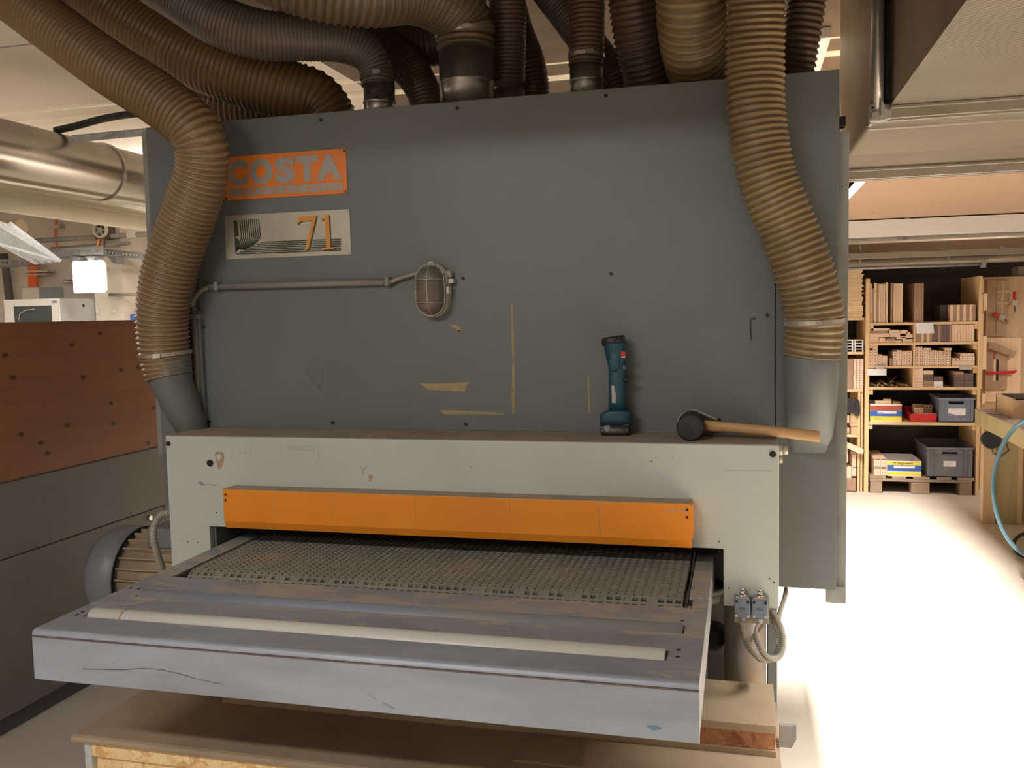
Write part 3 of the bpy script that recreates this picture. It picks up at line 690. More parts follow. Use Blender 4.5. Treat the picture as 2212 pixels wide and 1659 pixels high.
lc = P(934, 627, 'y', HY-.03); LWx, LHz = .046, .078
def oval(cx, cz, hx, hz, y, n=36):
    pts = []
    for k in range(n):
        a = 2*PI*k/n; ca, sa = math.cos(a), math.sin(a)
        z = (hz-hx)*(1 if sa > 0 else -1)+hx*sa if abs(sa) > 1e-6 else 0
        pts.append(Vector((cx+hx*ca, y, cz+z)))
    return pts
BL = MB(); BL.loft([oval(lc.x, lc.z, LWx+.006, LHz+.006, HY-.002), oval(lc.x, lc.z, LWx+.006, LHz+.006, HY-.03), oval(lc.x, lc.z, LWx, LHz, HY-.034)], smooth=False)
lamp = BL.build('bulkhead_lamp', 'cable', SM); lamp['label'] = 'oval caged bulkhead lamp'
b = MB(); rings = []
for k, (t, yy) in enumerate(((1, -.034), (.97, -.05), (.90, -.066), (.76, -.078), (.55, -.086), (.28, -.090), (.05, -.091))):
    rings.append(oval(lc.x, lc.z, LWx*t*.96, LHz*.96*(1-(1-t)*.62), HY+yy))
b.loft(rings); lens = b.build('lens', 'lamp_lens', lamp)
b = MB()
for k in range(15):
    z = lc.z+.035-k*.0052; ar = []
    for q in range(9): a = math.radians(35+110*q/8); xx = math.cos(a)*.036; tt = abs(xx)/(LWx*.96); dd = next((.0905-(.0905-y1)*((tt-t0)/(t1-t0)+0)+(y0-.0905)*(1-(tt-t0)/(t1-t0)) for (t0, y0), (t1, y1) in (((0, .0910), (.28, .090)), ((.28, .090), (.55, .086)), ((.55, .086), (.76, .078)), ((.76, .078), (.90, .066)), ((.90, .066), (1.01, .045))) if t0 <= tt < t1), .06); ar.append((lc.x+xx, HY-dd-.0002, z))
    b.tube(ar, .0014, 6)
b.build('lens_ribs', 'lamp_lens', lens)
MB().sphere((lc.x-.006, HY-.052, lc.z-.024), .021, 16, (1, 1, 1.6)).build('bulb', 'bulb', lamp)
b = MB()
for hx, hz, yy in ((LWx+.004, LHz+.004, -.036), (LWx+.0005, LHz+.0005, -.052)):
    o_ = oval(lc.x, lc.z, hx, hz, HY+yy, 40); b.tube(o_+[o_[0]], .0014, 6)
b.tube([(lc.x+.004+.003*math.sin(t*3), HY-.05-.052*math.sin(PI*t)**.5, lc.z+LHz*(1-2*t)) for t in [k/14 for k in range(15)]], .0015, 6)
for dz in (.032, -.038):
    b.tube([(lc.x+LWx*math.cos(PI*t), HY-.052-.046*math.sin(PI*t)**.6, lc.z+dz) for t in [k/12 for k in range(13)]], .0011, 6)
b.build('wire_cage', 'plate', lamp)
b = MB(); b.cyl((lc.x+LWx, HY-.02, lc.z+.050), (lc.x+LWx+.014, HY-.02, lc.z+.050), .012, 14); b.cyl((lc.x-LWx-.01, HY-.02, lc.z+.044), (lc.x-LWx+.004, HY-.02, lc.z+.044), .010, 14); b.build('gland', 'cable', lamp)
b = MB(); b.box(lc.x+LWx+.006, lc.x+LWx+.022, HY-.03, HY-.004, lc.z+.020, lc.z+.034); b.box(lc.x+LWx+.004, lc.x+LWx+.012, HY-.046, HY-.02, lc.z-.012, lc.z+.010)
b.box(lc.x-.010, lc.x+.010, HY-.04, HY-.03, lc.z+LHz+.004, lc.z+LHz+.009); b.build('clasp', 'plate', lamp, .001)
b = MB(); b.ring((lc.x-LWx-.011, HY-.02, lc.z-.004), (0, 1, 0), .003, .0055, .004, 14); b.build('eyelet', 'plate', lamp)
line_px('drip_line', [(953, 695), (955, 815)], HY-.002, 'pencil', .5)

# tape residue and marks on the front panel
def tape(pts): flat_px('tape_residue', pts, HY-.0022, 'tape')
tape([(907, 828), (930, 829), (965, 828), (1013, 825), (1007, 835), (1003, 846), (960, 844), (925, 842)])
tape([(950, 884), (972, 886), (1030, 888), (1089, 892), (1088, 896), (1030, 895), (975, 895), (962, 896), (955, 892)])
tape([(1104, 658), (1107, 656), (1109, 700), (1112, 800), (1111, 892), (1107, 894), (1105, 850), (1107, 780), (1104, 700)])
tape([(1103, 838), (1108, 836), (1110, 888), (1105, 870)])
tape([(1269, 812), (1273, 810), (1273, 850), (1275, 893), (1272, 894), (1270, 855)])
tape([(972, 701), (984, 702), (993, 706), (998, 714), (990, 718), (986, 712), (978, 706)]); tape([(985, 714), (995, 713), (991, 719)])
line_px('scratch', [(1270, 690), (1271, 812)], HY-.002, 'pencil', .5); line_px('scratch', [(1434, 797), (1435, 830)], HY-.002, 'pencil', .7)
line_px('scratch', [(1441, 898), (1453, 896)], HY-.002, 'pencil', .9)
b = MB(); b.tube([P(x, y, 'y', HY-.0024) for x, y in ((690, 838), (675, 822), (664, 806), (664, 798), (672, 794), (684, 795), (694, 800), (697, 812), (693, 828), (688, 840))], .0008, 5); b.build('pencil_loop', 'red_pencil', SM)

# ------------------------------------------------------------------ suction stubs on the hood
def circ(c, rx, ry, n=28, tilt=0.0, tx=0.0):
    c = Vector(c); return [c+Vector((rx*math.cos(2*PI*k/n), ry*math.sin(2*PI*k/n), tilt*math.cos(2*PI*k/n)*rx+tx*math.sin(2*PI*k/n)*ry)) for k in range(n)]
ct = P(364, 800, 'y', 2.56)
b = MB(); b.loft([circ((ct.x, 2.565, ct.z+.05), .071, .071), circ((ct.x, 2.565, ct.z-.03), .071, .071), circ((ct.x+.025, 2.60, FZ+.05), .062, .058), circ((ct.x+.05, 2.63, FZ-.06), .05, .035)])
b.build('suction_stub', 'hood', SM)
ct2 = P(1752, 780, 'y', 2.575)
b = MB(); b.loft([circ((ct2.x, 2.575, ct2.z+.06), .0735, .0735), circ((ct2.x, 2.575, ct2.z-.02), .0735, .0735), circ((ct2.x, 2.60, FZ+.08), .069, .062), circ((ct2.x, 2.625, FZ-.0), .062, .035), circ((ct2.x, 2.65, FZ-.05), .045, .012)])
b.build('suction_stub', 'hood', SM)

# ------------------------------------------------------------------ limit switches and corrugated cables, right leg
p0, p1 = P(1586, 1282, 'y', FY), P(1661, 1347, 'y', FY)
MB().box(p0.x, p1.x, FY-.008, FY-.001, p1.z, p0.z).build('switch_plate', 'switch_plate', SM, .001)
for k, (a, c) in enumerate((((1586, 1293), (1621, 1336)), ((1624, 1295), (1659, 1338)))):
    q0, q1 = P(*a, 'y', FY-.035), P(*c, 'y', FY-.035)
    sw = MB().box(q0.x, q1.x, FY-.036, FY-.008, q1.z, q0.z).build('limit_switch', 'switch', SM, .003)
    cx = (q0.x+q1.x)/2
    b = MB(); b.cyl((cx, FY-.022, q0.z), (cx, FY-.022, q0.z+.010), .011, 16); b.cyl((cx, FY-.022, q0.z+.010), (cx, FY-.022, q0.z+.019), .007, 14); b.sphere((cx, FY-.022, q0.z+.024), .006, 10); b.build('plunger', 'steel', sw)
    MB().box(q0.x+.004, q1.x-.004, FY-.034, FY-.010, q0.z, q0.z+.006).build('collar', 'switch_plate', sw)
    for sx in (.006, q1.x-q0.x-.006):
        MB().cyl((q0.x+sx, FY-.036, q0.z-.007), (q0.x+sx, FY-.038, q0.z-.007), .004, 10).build('screw', 'bolt', sw)
        MB().cyl((q0.x+sx, FY-.036, q1.z+.006), (q0.x+sx, FY-.038, q1.z+.006), .0036, 10).build('screw', 'steel', sw)
    text_on('lettering', 'TELEM', 'machine_dark', sw, (cx, FY-.0366, (q0.z+q1.z)/2), (1, 0, 0), (0, 0, 1), .01, width=.017, depth=.0002)
    MB().cyl((cx, FY-.022, q1.z), (cx, FY-.022, q1.z-.016), .009, 14, .006).build('cable_gland', 'grey_label', sw)
def corr(name, pts, r, mat, parent, pitchc=.006, amp=.0013, seg=14, prof=4):
    path = resample(catmull([tuple(q) for q in pts], 8), pitchc/prof); rad = [r+amp*(1 if i % prof in (0, 1) else -1) for i in range(len(path))]
    return MB().tube([q[:3] for q in path], rad, seg).build(name, mat, parent)
def PY(l): return [P(a, b, 'y', y) for a, b, y in l]
corr('corrugated_cable', PY([(1604, 1344, 2.40), (1606, 1370, 2.40), (1620, 1402, 2.38), (1645, 1424, 2.38), (1672, 1420, 2.42), (1684, 1395, 2.45), (1682, 1365, 2.46), (1668, 1335, 2.47), (1664, 1322, 2.48)]), .0075, 'cable', SM)
corr('corrugated_cable', PY([(1632, 1370, 2.38), (1640, 1395, 2.36), (1658, 1420, 2.36), (1680, 1420, 2.40), (1692, 1395, 2.43), (1690, 1365, 2.45), (1678, 1335, 2.46), (1667, 1322, 2.47)]), .0075, 'cable', SM)
b = MB(); b.tube(catmull([tuple(q) for q in PY([(1639, 1346, 2.415), (1634, 1354, 2.40), (1632, 1372, 2.38)])], 5), .0042, 10); b.build('cable', 'cable', SM)
corr('corrugated_cable', PY([(1698, 1272, 2.70), (1695, 1290, 2.66), (1686, 1318, 2.60), (1682, 1335, 2.56)]), .0055, 'cable', SM)
# left conduit over the motor
corr('corrugated_cable', PY([(368, 1108, 2.52), (349, 1112, 2.50), (334, 1132, 2.48), (331, 1160, 2.48), (338, 1190, 2.50), (350, 1228, 2.54)]), .011, 'cable', SM, .006, .0010)

# drive motor at left: finned body and round cowl, axis along x
mc = Vector((-2.07, 2.86, .60)); mr = .175
motor = MB().cyl((-2.20, mc.y, mc.z), (-1.78, mc.y, mc.z), mr-.022, 40).build('motor', 'dusty_fins', SM)
for k in range(26):
    a = PI*.05+k*PI*1.9/26; ca, sa = math.cos(a), math.sin(a)
    MB().obox((-1.985, mc.y-ca*(mr-.014), mc.z+sa*(mr-.014)), (.205, 0, 0), (0, sa*.0022, ca*.0022), (0, -ca*.014, sa*.014)).build('cooling_fin', 'dusty_fins', motor)
b = MB(); b.tube([(-2.198, mc.y, mc.z), (-2.202, mc.y, mc.z), (-2.30, mc.y, mc.z), (-2.335, mc.y, mc.z), (-2.35, mc.y, mc.z)], [mr-.01, mr+.004, mr+.004, mr-.015, mr-.06], 48); b.build('fan_cowl', 'cowl', motor)
b = MB(); b.ring((-2.196, mc.y, mc.z), (1, 0, 0), mr-.006, mr+.005, .005, 48); b.build('cowl_rim', 'bolt', motor)
MB().box(-2.10, -1.90, mc.y-.10, mc.y+.04, mc.z+mr-.05, mc.z+mr+.03).build('terminal_box', 'cowl', motor, .01)

# spigots on the hood top
def spigot(cx, cy, r, h, mat='spigot'):
    b = MB(); b.tube([(cx, cy, HT), (cx, cy, HT+.006), (cx, cy, HT+.006), (cx, cy, HT+h*.5-.004), (cx, cy, HT+h*.5), (cx, cy, HT+h*.5+.004), (cx, cy, HT+h)], [r+.008, r+.008, r, r, r+.004, r, r], 36)
    return b.build('spigot', mat, SM)
sp1 = P(1009, 200, 'y', 2.85); spigot(sp1.x, 2.85, .089, .20)
sp2 = P(1267, 185, 'y', 2.85); spigot(sp2.x, 2.85, .052, .15)
sp3 = P(820, 220, 'y', 2.85); spigot(sp3.x, 2.85, .052, .125)
sp4 = P(1098, 205, 'y', 2.98); spigot(sp4.x, 2.98, .055, .10)
sp5 = P(888, 225, 'y', 3.0); spigot(sp5.x, 3.0, .05, .03, 'machine_dark')

# ================================================================== extraction hoses
def hose(label, pts, mat, pitch=.0155, amp=.0055, seg=36, clamp=None, sharp=False, name='extraction_hose', base=None):
    """pts: (px, py, Y, radius)"""
    ctrl = []
    for q in pts:
        if q[0] == 'w': ctrl.append((q[1], q[2], q[3], q[4]))
        else: v = P(q[0], q[1], 'y', q[2]); ctrl.append((v.x, v.y, v.z, q[3]))
    path = resample(catmull(ctrl, 14), pitch/4)
    prof = (0, -1, -.85, -.25) if not sharp else (0, -1, -1, -.7)
    path = path[:len(path)-(len(path)-1) % 4]
    rad = [q[3]+amp*prof[i % 4] for i, q in enumerate(path)]
    hb_ = MB(); hb_.tube([q[:3] for q in path], rad, seg)
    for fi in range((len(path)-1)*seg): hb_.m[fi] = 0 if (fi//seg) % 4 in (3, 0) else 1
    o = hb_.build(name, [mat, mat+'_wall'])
    tag(o, label, 'hose', 'dust extraction hoses above the sander')
    if clamp is not None:
        for i0, mt, rr_ in clamp:
            i = int(len(path)*i0); a = Vector(path[i-3][:3]); c = Vector(path[i+3][:3]); d = (c-a).normalized(); c0 = Vector(path[i][:3])
            cl = MB(); cl.ring(c0, d, path[i][3]-.006, path[i][3]+.0015+rr_, .012, 36); cc = cl.build('hose_clamp', mt, o)
            f = Vector((.35, -1, 0)); f = (f-d*f.dot(d)).normalized(); u = d.cross(f)
            MB().obox(c0+f*(path[i][3]+.005+rr_), u*.012, d*.007, f*.004).build('clamp_screw', 'steel', cc)
    return o
hose('brown ribbed hose curving down in front of the left hood edge to its stub', [(-330, -300, 2.5, .085), (-120, -110, 2.5, .085), (30, -5, 2.48, .085), (110, 55, 2.46, .084), (230, 143, 2.45, .084), (350, 220, 2.45, .083), (425, 290, 2.46, .082), (436, 372, 2.49, .083), (404, 475, 2.52, .085), (368, 580, 2.535, .087), (352, 665, 2.55, .087), (353, 735, 2.56, .086), (360, 790, 2.565, .083), (365, 815, 2.565, .080)],
     'hose_brown', .0165, .0085, clamp=[(.967, 'aluband', 0)], sharp=True)
hose('amber ribbed hose running down in front of the right end of the hood', [(1650, -330, 2.40, .079), (1638, -120, 2.47, .079), (1634, 0, 2.51, .079), (1631, 130, 2.535, .079), (1634, 260, 2.54, .079), (1655, 380, 2.545, .080), (1695, 480, 2.55, .081), (1730, 570, 2.555, .082), (1752, 650, 2.565, .082), (1757, 710, 2.57, .081), (1750, 776, 2.575, .079)],
     'hose_tan', .0175, .0075, clamp=[(.925, 'aluband', 0)])
hose('thick amber hose second from the left sinking behind the hood edge', [(-150, -260, 2.75, .105), (60, -80, 2.78, .105), (200, -8, 2.8, .105), (310, 62, 2.81, .104), (420, 125, 2.82, .104), (525, 165, 2.84, .104), (620, 195, 2.87, .104), (690, 225, 2.92, .10), ('w', P(740, 260, 'y', 2.98).x, 2.98, 2.14, .10)], 'hose_amber', .0185, .006)
hose('short amber hose end showing under the second hose from the left', [(330, 110, 3.12, .09), (410, 180, 3.12, .09), (470, 222, 3.12, .09), (540, 236, 3.12, .085), (620, 245, 3.12, .08), (690, 262, 3.12, .08)], 'hose_amber', .022, .005)
hose('greyish brown hose third from the left bending down into a spigot', [(150, -240, 2.62, .080), (300, -70, 2.62, .080), (390, -5, 2.62, .080), (470, 45, 2.63, .080), (560, 75, 2.66, .079), (650, 80, 2.72, .076), (730, 88, 2.78, .07), (790, 115, 2.83, .062), (813, 155, 2.85, .057), (817, 190, 2.85, .0555)], 'hose_grey', .0125, .0035, clamp=[(.975, 'machine_dark', .001)])
hose('big dusty brown hose sweeping in from the top left to the large spigot', [(360, -260, 2.42, .105), (520, -110, 2.44, .105), (650, -45, 2.48, .106), (780, -22, 2.56, .108), (890, -26, 2.68, .108), (965, 5, 2.78, .104), (1000, 50, 2.84, .098), (1006, 108, 2.85, .096)], 'hose_umber', .0205, .007, clamp=[(.955, 'steel', .0)])
hose('dark brown hose arching behind the large spigot to the left', [(700, 50, 3.25, .08), (790, 85, 3.22, .08), (870, 95, 3.2, .08), (930, 95, 3.18, .08), (1000, 80, 3.2, .08)], 'hose_dark', .014, .003)
hose('dark hose bending down just left of the large spigot', [(760, 60, 3.1, .07), (830, 105, 3.08, .07), (885, 150, 3.05, .065), (915, 200, 3.02, .06), (925, 250, 3.0, .056)], 'hose_dark', .014, .003)
hose('black-brown hose straight down just right of the large spigot', [(1080, -260, 2.9, .062), (1092, -100, 2.93, .062), (1097, 30, 2.96, .062), (1098, 120, 2.98, .06), (1098, 186, 2.98, .0575)], 'hose_dark', .014, .003)
hose('dark hose bulging right of the black-brown one', [(1080, -60, 3.2, .065), (1110, 60, 3.16, .065), (1138, 130, 3.14, .062), (1150, 190, 3.14, .06), (1150, 250, 3.14, .06)], 'hose_dark', .014, .003)
hose('grey hose slanting down behind the narrow spigot hose', [(1050, -260, 3.15, .06), (1130, -100, 3.12, .06), (1185, -20, 3.1, .06), (1230, 40, 3.08, .06), (1275, 100, 3.05, .06), (1320, 165, 3.05, .06), (1350, 260, 3.05, .06)], 'hose_grey', .014, .0035)
hose('dark brown hose dropping onto the narrow shiny spigot', [(1275, -320, 2.86, .058), (1270, -120, 2.86, .058), (1268, 0, 2.85, .058), (1267, 90, 2.85, .057), (1266, 142, 2.85, .056)], 'hose_dark', .014, .004, clamp=[(.955, 'steel', 0)])
hose('brown hose between the narrow spigot and the broad tan hose', [(1350, -320, 2.75, .078), (1358, -120, 2.78, .078), (1368, 0, 2.82, .078), (1380, 90, 2.86, .077), (1398, 170, 2.92, .076), (1410, 260, 3.0, .075)], 'hose_dark', .018, .0065)
hose('broad tan hose left of the amber front hose, sinking behind the hood', [(1490, -330, 2.52, .099), (1490, -130, 2.56, .099), (1492, -10, 2.62, .099), (1496, 70, 2.70, .099), (1506, 130, 2.80, .098), (1520, 190, 2.95, .095), (1530, 280, 3.1, .09)], 'hose_tan', .0215, .008)
hose('dark hose behind the amber front hose at the right', [(1765, -320, 2.8, .058), (1752, -120, 2.82, .058), (1742, 0, 2.85, .058), (1730, 80, 2.86, .058), (1716, 170, 2.88, .058), (1705, 260, 2.9, .056)], 'hose_dark', .018, .0065)

# ================================================================== things on the ledge
# torch
tc = P(1331, 936, 'z', FZ+.0018); ty = tc.y-.028; tc = P(1331, 936, 'y', ty); tz = FZ+.002
torch = thing('cordless_torch', 'teal cordless work torch standing upright on the pale ledge', 'torch', (tc.x, ty, tz))
def sring(cx, cy, cz, hx, hy, n=24, e=3.2, tilt=0.0):
    pts = []
    for k in range(n):
        a = 2*PI*k/n; ca, sa = math.cos(a), math.sin(a)
        x = hx*abs(ca)**(2/e)*(1 if ca > 0 else -1); y = hy*abs(sa)**(2/e)*(1 if sa > 0 else -1)
        pts.append(Vector((cx+x, cy+y, cz+x*tilt)))
    return pts
def tp_(px0, px1, py):
    a, b = P(px0, py, 'y', ty), P(px1, py, 'y', ty); return (a.x+b.x)/2, (b.x-a.x)/2, (a.z+b.z)/2
def sect(rows, hy, e=3.2):
    out = []
    for r_ in rows:
        px0, px1, py = r_[:3]; cx, hx, cz = tp_(px0, px1, py); out.append(sring(cx, ty, cz, hx, r_[4] if len(r_) > 4 else hy, 24, e, r_[3] if len(r_) > 3 else 0))
    return out
rw = sect([(1299, 1363, 937), (1298, 1364, 932), (1297, 1364, 912)], .026, 4); dz = tz-min(v.z for v in rw[0])
for r_ in rw:
    for v in r_: v.z += dz*.0
lowz = min(v.z for v in rw[0])
sh = tz-lowz
def shift(rs): return [[v+Vector((0, 0, sh)) for v in r_] for r_ in rs]
bt = MB().loft(shift(rw)).build('battery', 'blackp', torch)
bs = MB().loft(shift(sect([(1297, 1364, 912), (1297, 1364, 903), (1297, 1366, 893), (1300, 1364, 889), (1312, 1358, 884)], .028, 4))).build('battery_housing', 'teal', torch)
MB().loft(shift(sect([(1315, 1353, 886), (1315, 1352, 860), (1315, 1352, 800), (1315, 1352, 775), (1311, 1352, 745+25), (1307, 1353, 750), (1303, 1351, 742, .13), (1303, 1349, 740, .13)], .021, 2.6))).build('handle', 'teal', torch)
hb = MB().loft(shift(sect([(1319, 1349, 800, 0, .018), (1314, 1352, 790, 0, .0205), (1308, 1352, 765, .05, .026), (1304, 1351, 742, .12, .031), (1301, 1349, 738, .14, .032)], .026, 2.3))).build('head', 'teal', torch)
bz = MB(); bz.loft(shift(sect([(1300, 1350, 739, .14, .034), (1299.5, 1350, 735, .14, .0345), (1300, 1349, 727, .14, .0345), (1303, 1346, 725, .14, .031)], .034, 2.2)))
bzo = bz.build('bezel', 'blackp', torch)
for k in range(9):
    cx, hx, cz = tp_(1300, 1350, 733.5); a = PI+PI*(k+.5)/9
    MB().box(cx+hx*math.cos(a)*1.0-.0011, cx+hx*math.cos(a)+.0011, ty+.035*math.sin(a)-.0012, ty+.035*math.sin(a)+.002, cz+sh-.007+hx*math.cos(a)*.14, cz+sh+.007+hx*math.cos(a)*.14).build('bezel_rib', 'blackp', bzo)
def tlabel(name, pts, mat, dy, par=torch): b = MB(); b.prism([P(a, c, 'y', ty-dy)+Vector((0, 0, sh)) for a, c in pts], (0, -.0012, 0)); return b.build(name, mat, par)
tlabel('red_badge', [(1341, 758), (1350, 757.5), (1351, 768), (1342, 768)], 'red', .0225, hb)
tlabel('badge_strip', [(1342, 768.5), (1351, 768.5), (1351, 771), (1343, 771)], 'white', .0225, hb)
tlabel('rating_label', [(1321, 831), (1327, 831), (1327.5, 846), (1330, 847), (1330, 869), (1322, 869)], 'grey_label', .0205)
tlabel('battery_badge', [(1305, 918), (1317, 917), (1317.5, 927), (1313, 931), (1307, 930), (1304.5, 924)], 'pencil', .026, bt)
tlabel('battery_badge', [(1351, 922), (1357, 922), (1356.5, 931), (1351, 931)], 'machine_dark', .0262, bt)
text_on('lettering', '2.6', 'white', bt, P(1300.5, 922, 'y', ty-.0275)+Vector((0, 0, sh)), (1, 0, 0), (0, 0, 1), .01, width=.007, height=.006, depth=.0002)
text_on('lettering', 'Ah', 'white', bt, P(1302, 928.5, 'y', ty-.0275)+Vector((0, 0, sh)), (1, 0, 0), (0, 0, 1), .01, width=.005, height=.0035, depth=.0002)
text_on('lettering', 'Ni-Cd', 'grey_label', bt, P(1353, 916, 'y', ty-.0275)+Vector((0, 0, sh)), (1, 0, 0), (0, 0, 1), .01, width=.011, height=.0032, depth=.0002)
b = MB(); q = P(1348, 792, 'y', ty-.021)+Vector((0, 0, sh)); b.sphere(q, .007, 12, (1, .6, 1.2)); b.build('switch_button', 'teal2', torch)
b = MB(); q = P(1351, 818, 'y', ty-.012)+Vector((0, 0, sh)); b.cyl(q+Vector((-.006, 0, 0)), q+Vector((.008, 0, 0)), .0072, 14); b.build('strap_knob', 'blackp', torch)
b = MB(); q = P(1327, 778, 'y', ty-.024)+Vector((0, 0, sh)); b.sphere(q, .017, 18, (.9, .22, 1.9)); b.build('grip_panel', 'teal', hb)

# mallet
mcx = P(1492, 921, 'y', 2.50)
mz = FZ+.0018+.0375
mal = thing('rubber_mallet', 'black rubber mallet with ash handle lying across the ledge', 'mallet', (mcx.x, 2.53, FZ+.0018))
b = MB(); b.tube([(mcx.x, 2.478, mz), (mcx.x, 2.483, mz), (mcx.x, 2.570, mz), (mcx.x, 2.575, mz)], [.033, .0375, .0375, .033], 36); b.build('head', 'rubber', mal)
h1 = P(1771, 944, 'y', 2.49)
b = MB(); hp = [Vector((mcx.x+.02, 2.525, mz+.001)), Vector((mcx.x+.10, 2.518, mz-.002)), Vector((mcx.x+.2, 2.507, mz-.009)), Vector((h1.x-.004, 2.49, h1.z+.001)), h1+Vector((0, 0, 0))]
rings = []
for i, q in enumerate(hp):
    rz = (.0155, .0135, .0135, .0155, .0145)[i]; rings.append([q+Vector((0, math.cos(2*PI*k/20)*rz*.8, math.sin(2*PI*k/20)*rz)) for k in range(20)])
b.loft(rings); b.build('handle', 'ash', mal)
# bent strap behind the mallet
b = MB(); st = [(1466, 935), (1464, 912), (1472, 895), (1488, 888), (1502, 889)]
s_ = [P(x, y, 'y', 2.60) for x, y in st]
def strap(pts, w, t, b, nrm=None):
    for i in range(len(pts)-1):
        a, c = pts[i], pts[i+1]; d = (c-a); m_ = (a+c)/2; L_ = d.length/2*1.06; d.normalize(); n = Vector((0, 1, 0)); u = d.cross(n).normalized()
        b.obox(m_, d*L_, n*w/2, u*t/2)
sc_ = catmull([tuple(q) for q in s_], 4); b2 = MB(); strap([Vector(q) for q in sc_], .03, .002, b2)
t_ = thing('pipe_clamp_strap', 'loose bent metal strap lying behind the mallet head', 'strap', (mcx.x-.01, 2.60, FZ+.0018))
b2.build('strap_loop', 'aluband', t_)
b2 = MB(); sl = [P(x, y, 'y', 2.60) for x, y in ((1494, 885), (1505, 886), (1530, 897), (1557, 908))]; strap(sl, .024, .0045, b2); b2.build('strap_arm', 'aluband', t_)
q = P(1553, 908, 'y', 2.588); MB().cyl(q+Vector((0, -.004, .0)), q+Vector((0, .006, 0)), .006, 12).build('strap_bolt', 'bolt', t_)
MB().box(mcx.x-.035, mcx.x+.06, 2.585, 2.612, FZ+.0018, FZ+.012).build('strap_foot', 'machine_dark', t_, .002)

# hex key on the hood
q = [P(x, y, 'y', HY-.0055) for x, y in ((1632, 688), (1624, 689), (1621, 692), (1621, 715), (1623, 736))]
hk = MB().tube(q, .0021, 6).build('hex_key', 'machine_dark'); tag(hk, 'small dark hex key clinging upright to the hood at right', 'key')

# ================================================================== boxes under the table
bx = thing('storage_box', 'chipboard storage box with dusty overhanging lid under the infeed table', 'box', (-.84, 2.4, 0))
b = MB(); x0, x1 = -1.745, .088; prof = [(1.952, .45), (1.944, .447), (1.939, .440), (1.941, .433), (1.948, .430), (2.53, .430), (2.53, .45)]
b.prism([(x0, y, z) for y, z in prof], (x1-x0, 0, 0)); b.build('lid', 'mdf_dark', bx)
MB().box(-1.693, .062, 1.972, 1.985, .0, .428).build('front_panel', 'osb', bx)
MB().box(-1.693, .062, 1.955, 1.972, .392, .429).build('front_rail', 'osb', bx)
e = MB().box(-1.715, -1.694, 1.955, 2.50, 0, .429).build('side_panel', 'melamine', bx); e['label'] = 'white edged side panel'
MB().box(.063, .078, 1.955, 2.50, 0, .429).build('side_panel', 'mdf', bx)
MB().box(-1.693, .062, 2.48, 2.50, 0, .428).build('back_panel', 'osb', bx)
pl = thing('board_sandwich', 'long chipboard sandwich plank lying on the storage box lid', 'plank', (-.6, 2.35, .4502))
x0 = P(480, 1512, 'y', 2.21).x
MB().box(x0, .078, 2.208, 2.46, .4502, .466).build('lower_layer', 'mdf', pl, .001)
MB().box(x0+.002, .076, 2.211, 2.456, .466, .511).build('core_layer', 'osb_red', pl, .001)
MB().box(x0, .078, 2.205, 2.46, .511, .531).build('upper_layer', 'mdf', pl, .001)
o = MB().box(-.55, .03, 2.05, 2.19, .4502, .4572).build('board_offcut', 'mdf_dark', None, .001); tag(o, 'thin fibreboard strip lying on the lid in front of the plank', 'board')
o = MB(); 
for k in range(4): o.box(.0885, .118+.004*k, 2.262+.014*k, 2.268+.014*k, .452, .508-.005*k)
o = o.build('steel_strips', 'hood_edge'); 
tag(o, 'bundle of dark grey strips poking out beside the plank end', 'strips')

# ================================================================== left: grey cabinet with stained board
cab = thing('machine_cabinet', 'long grey sheet-metal cabinet to the left of the sander', 'cabinet', (-2.95, 2.3, 0))
b = MB(); b.box(-3.25, -2.70, .3, 4.6, .07, .96); b.build('body', 'partition', cab)
MB().box(-2.70, -2.692, .3, 4.6, .672, .955).build('side_panel', 'partition', cab, .0015)
b = MB(); b.box(-2.70, -2.692, .3, 3.68, .075, .668); b.build('side_panel', 'partition', cab, .0015)
b = MB(); b.box(-2.70, -2.692, 3.684, 4.6, .075, .668); b.build('side_panel', 'partition', cab, .0015)
q = P(323, 1119, 'x', -2.69); MB().cyl(q, q+Vector((.008, 0, 0)), .012, 12).build('latch', 'steel', cab)
MB().box(-3.22, -2.72, .34, 4.56, 0, .07).build('plinth', 'plinth', cab)
o = MB().box(-2.724, -2.696, .3, 4.55, .9605, 1.56).build('stained_board', 'board_red', None, .002); tag(o, 'knotty red-brown stained board standing along the top of the grey cabinet', 'board')

# ================================================================== left background
WY = Y1 - .002
def bxp(name, mat, px0, py0, px1, py1, y0, y1, parent=None, bevel=0, b=None):
    """box whose front face fills the given photo rectangle on plane y0, reaching back to y1"""
    a = P((px0+px1)/2, py0, 'y', y0); c = P((px0+px1)/2, py1, 'y', y0); l = P(px0, (py0+py1)/2, 'y', y0); r = P(px1, (py0+py1)/2, 'y', y0)
    bb = b or MB(); bb.box(l.x, r.x, y0, y1, min(a.z, c.z), max(a.z, c.z))
    return bb if b else bb.build(name, mat, parent, bevel)
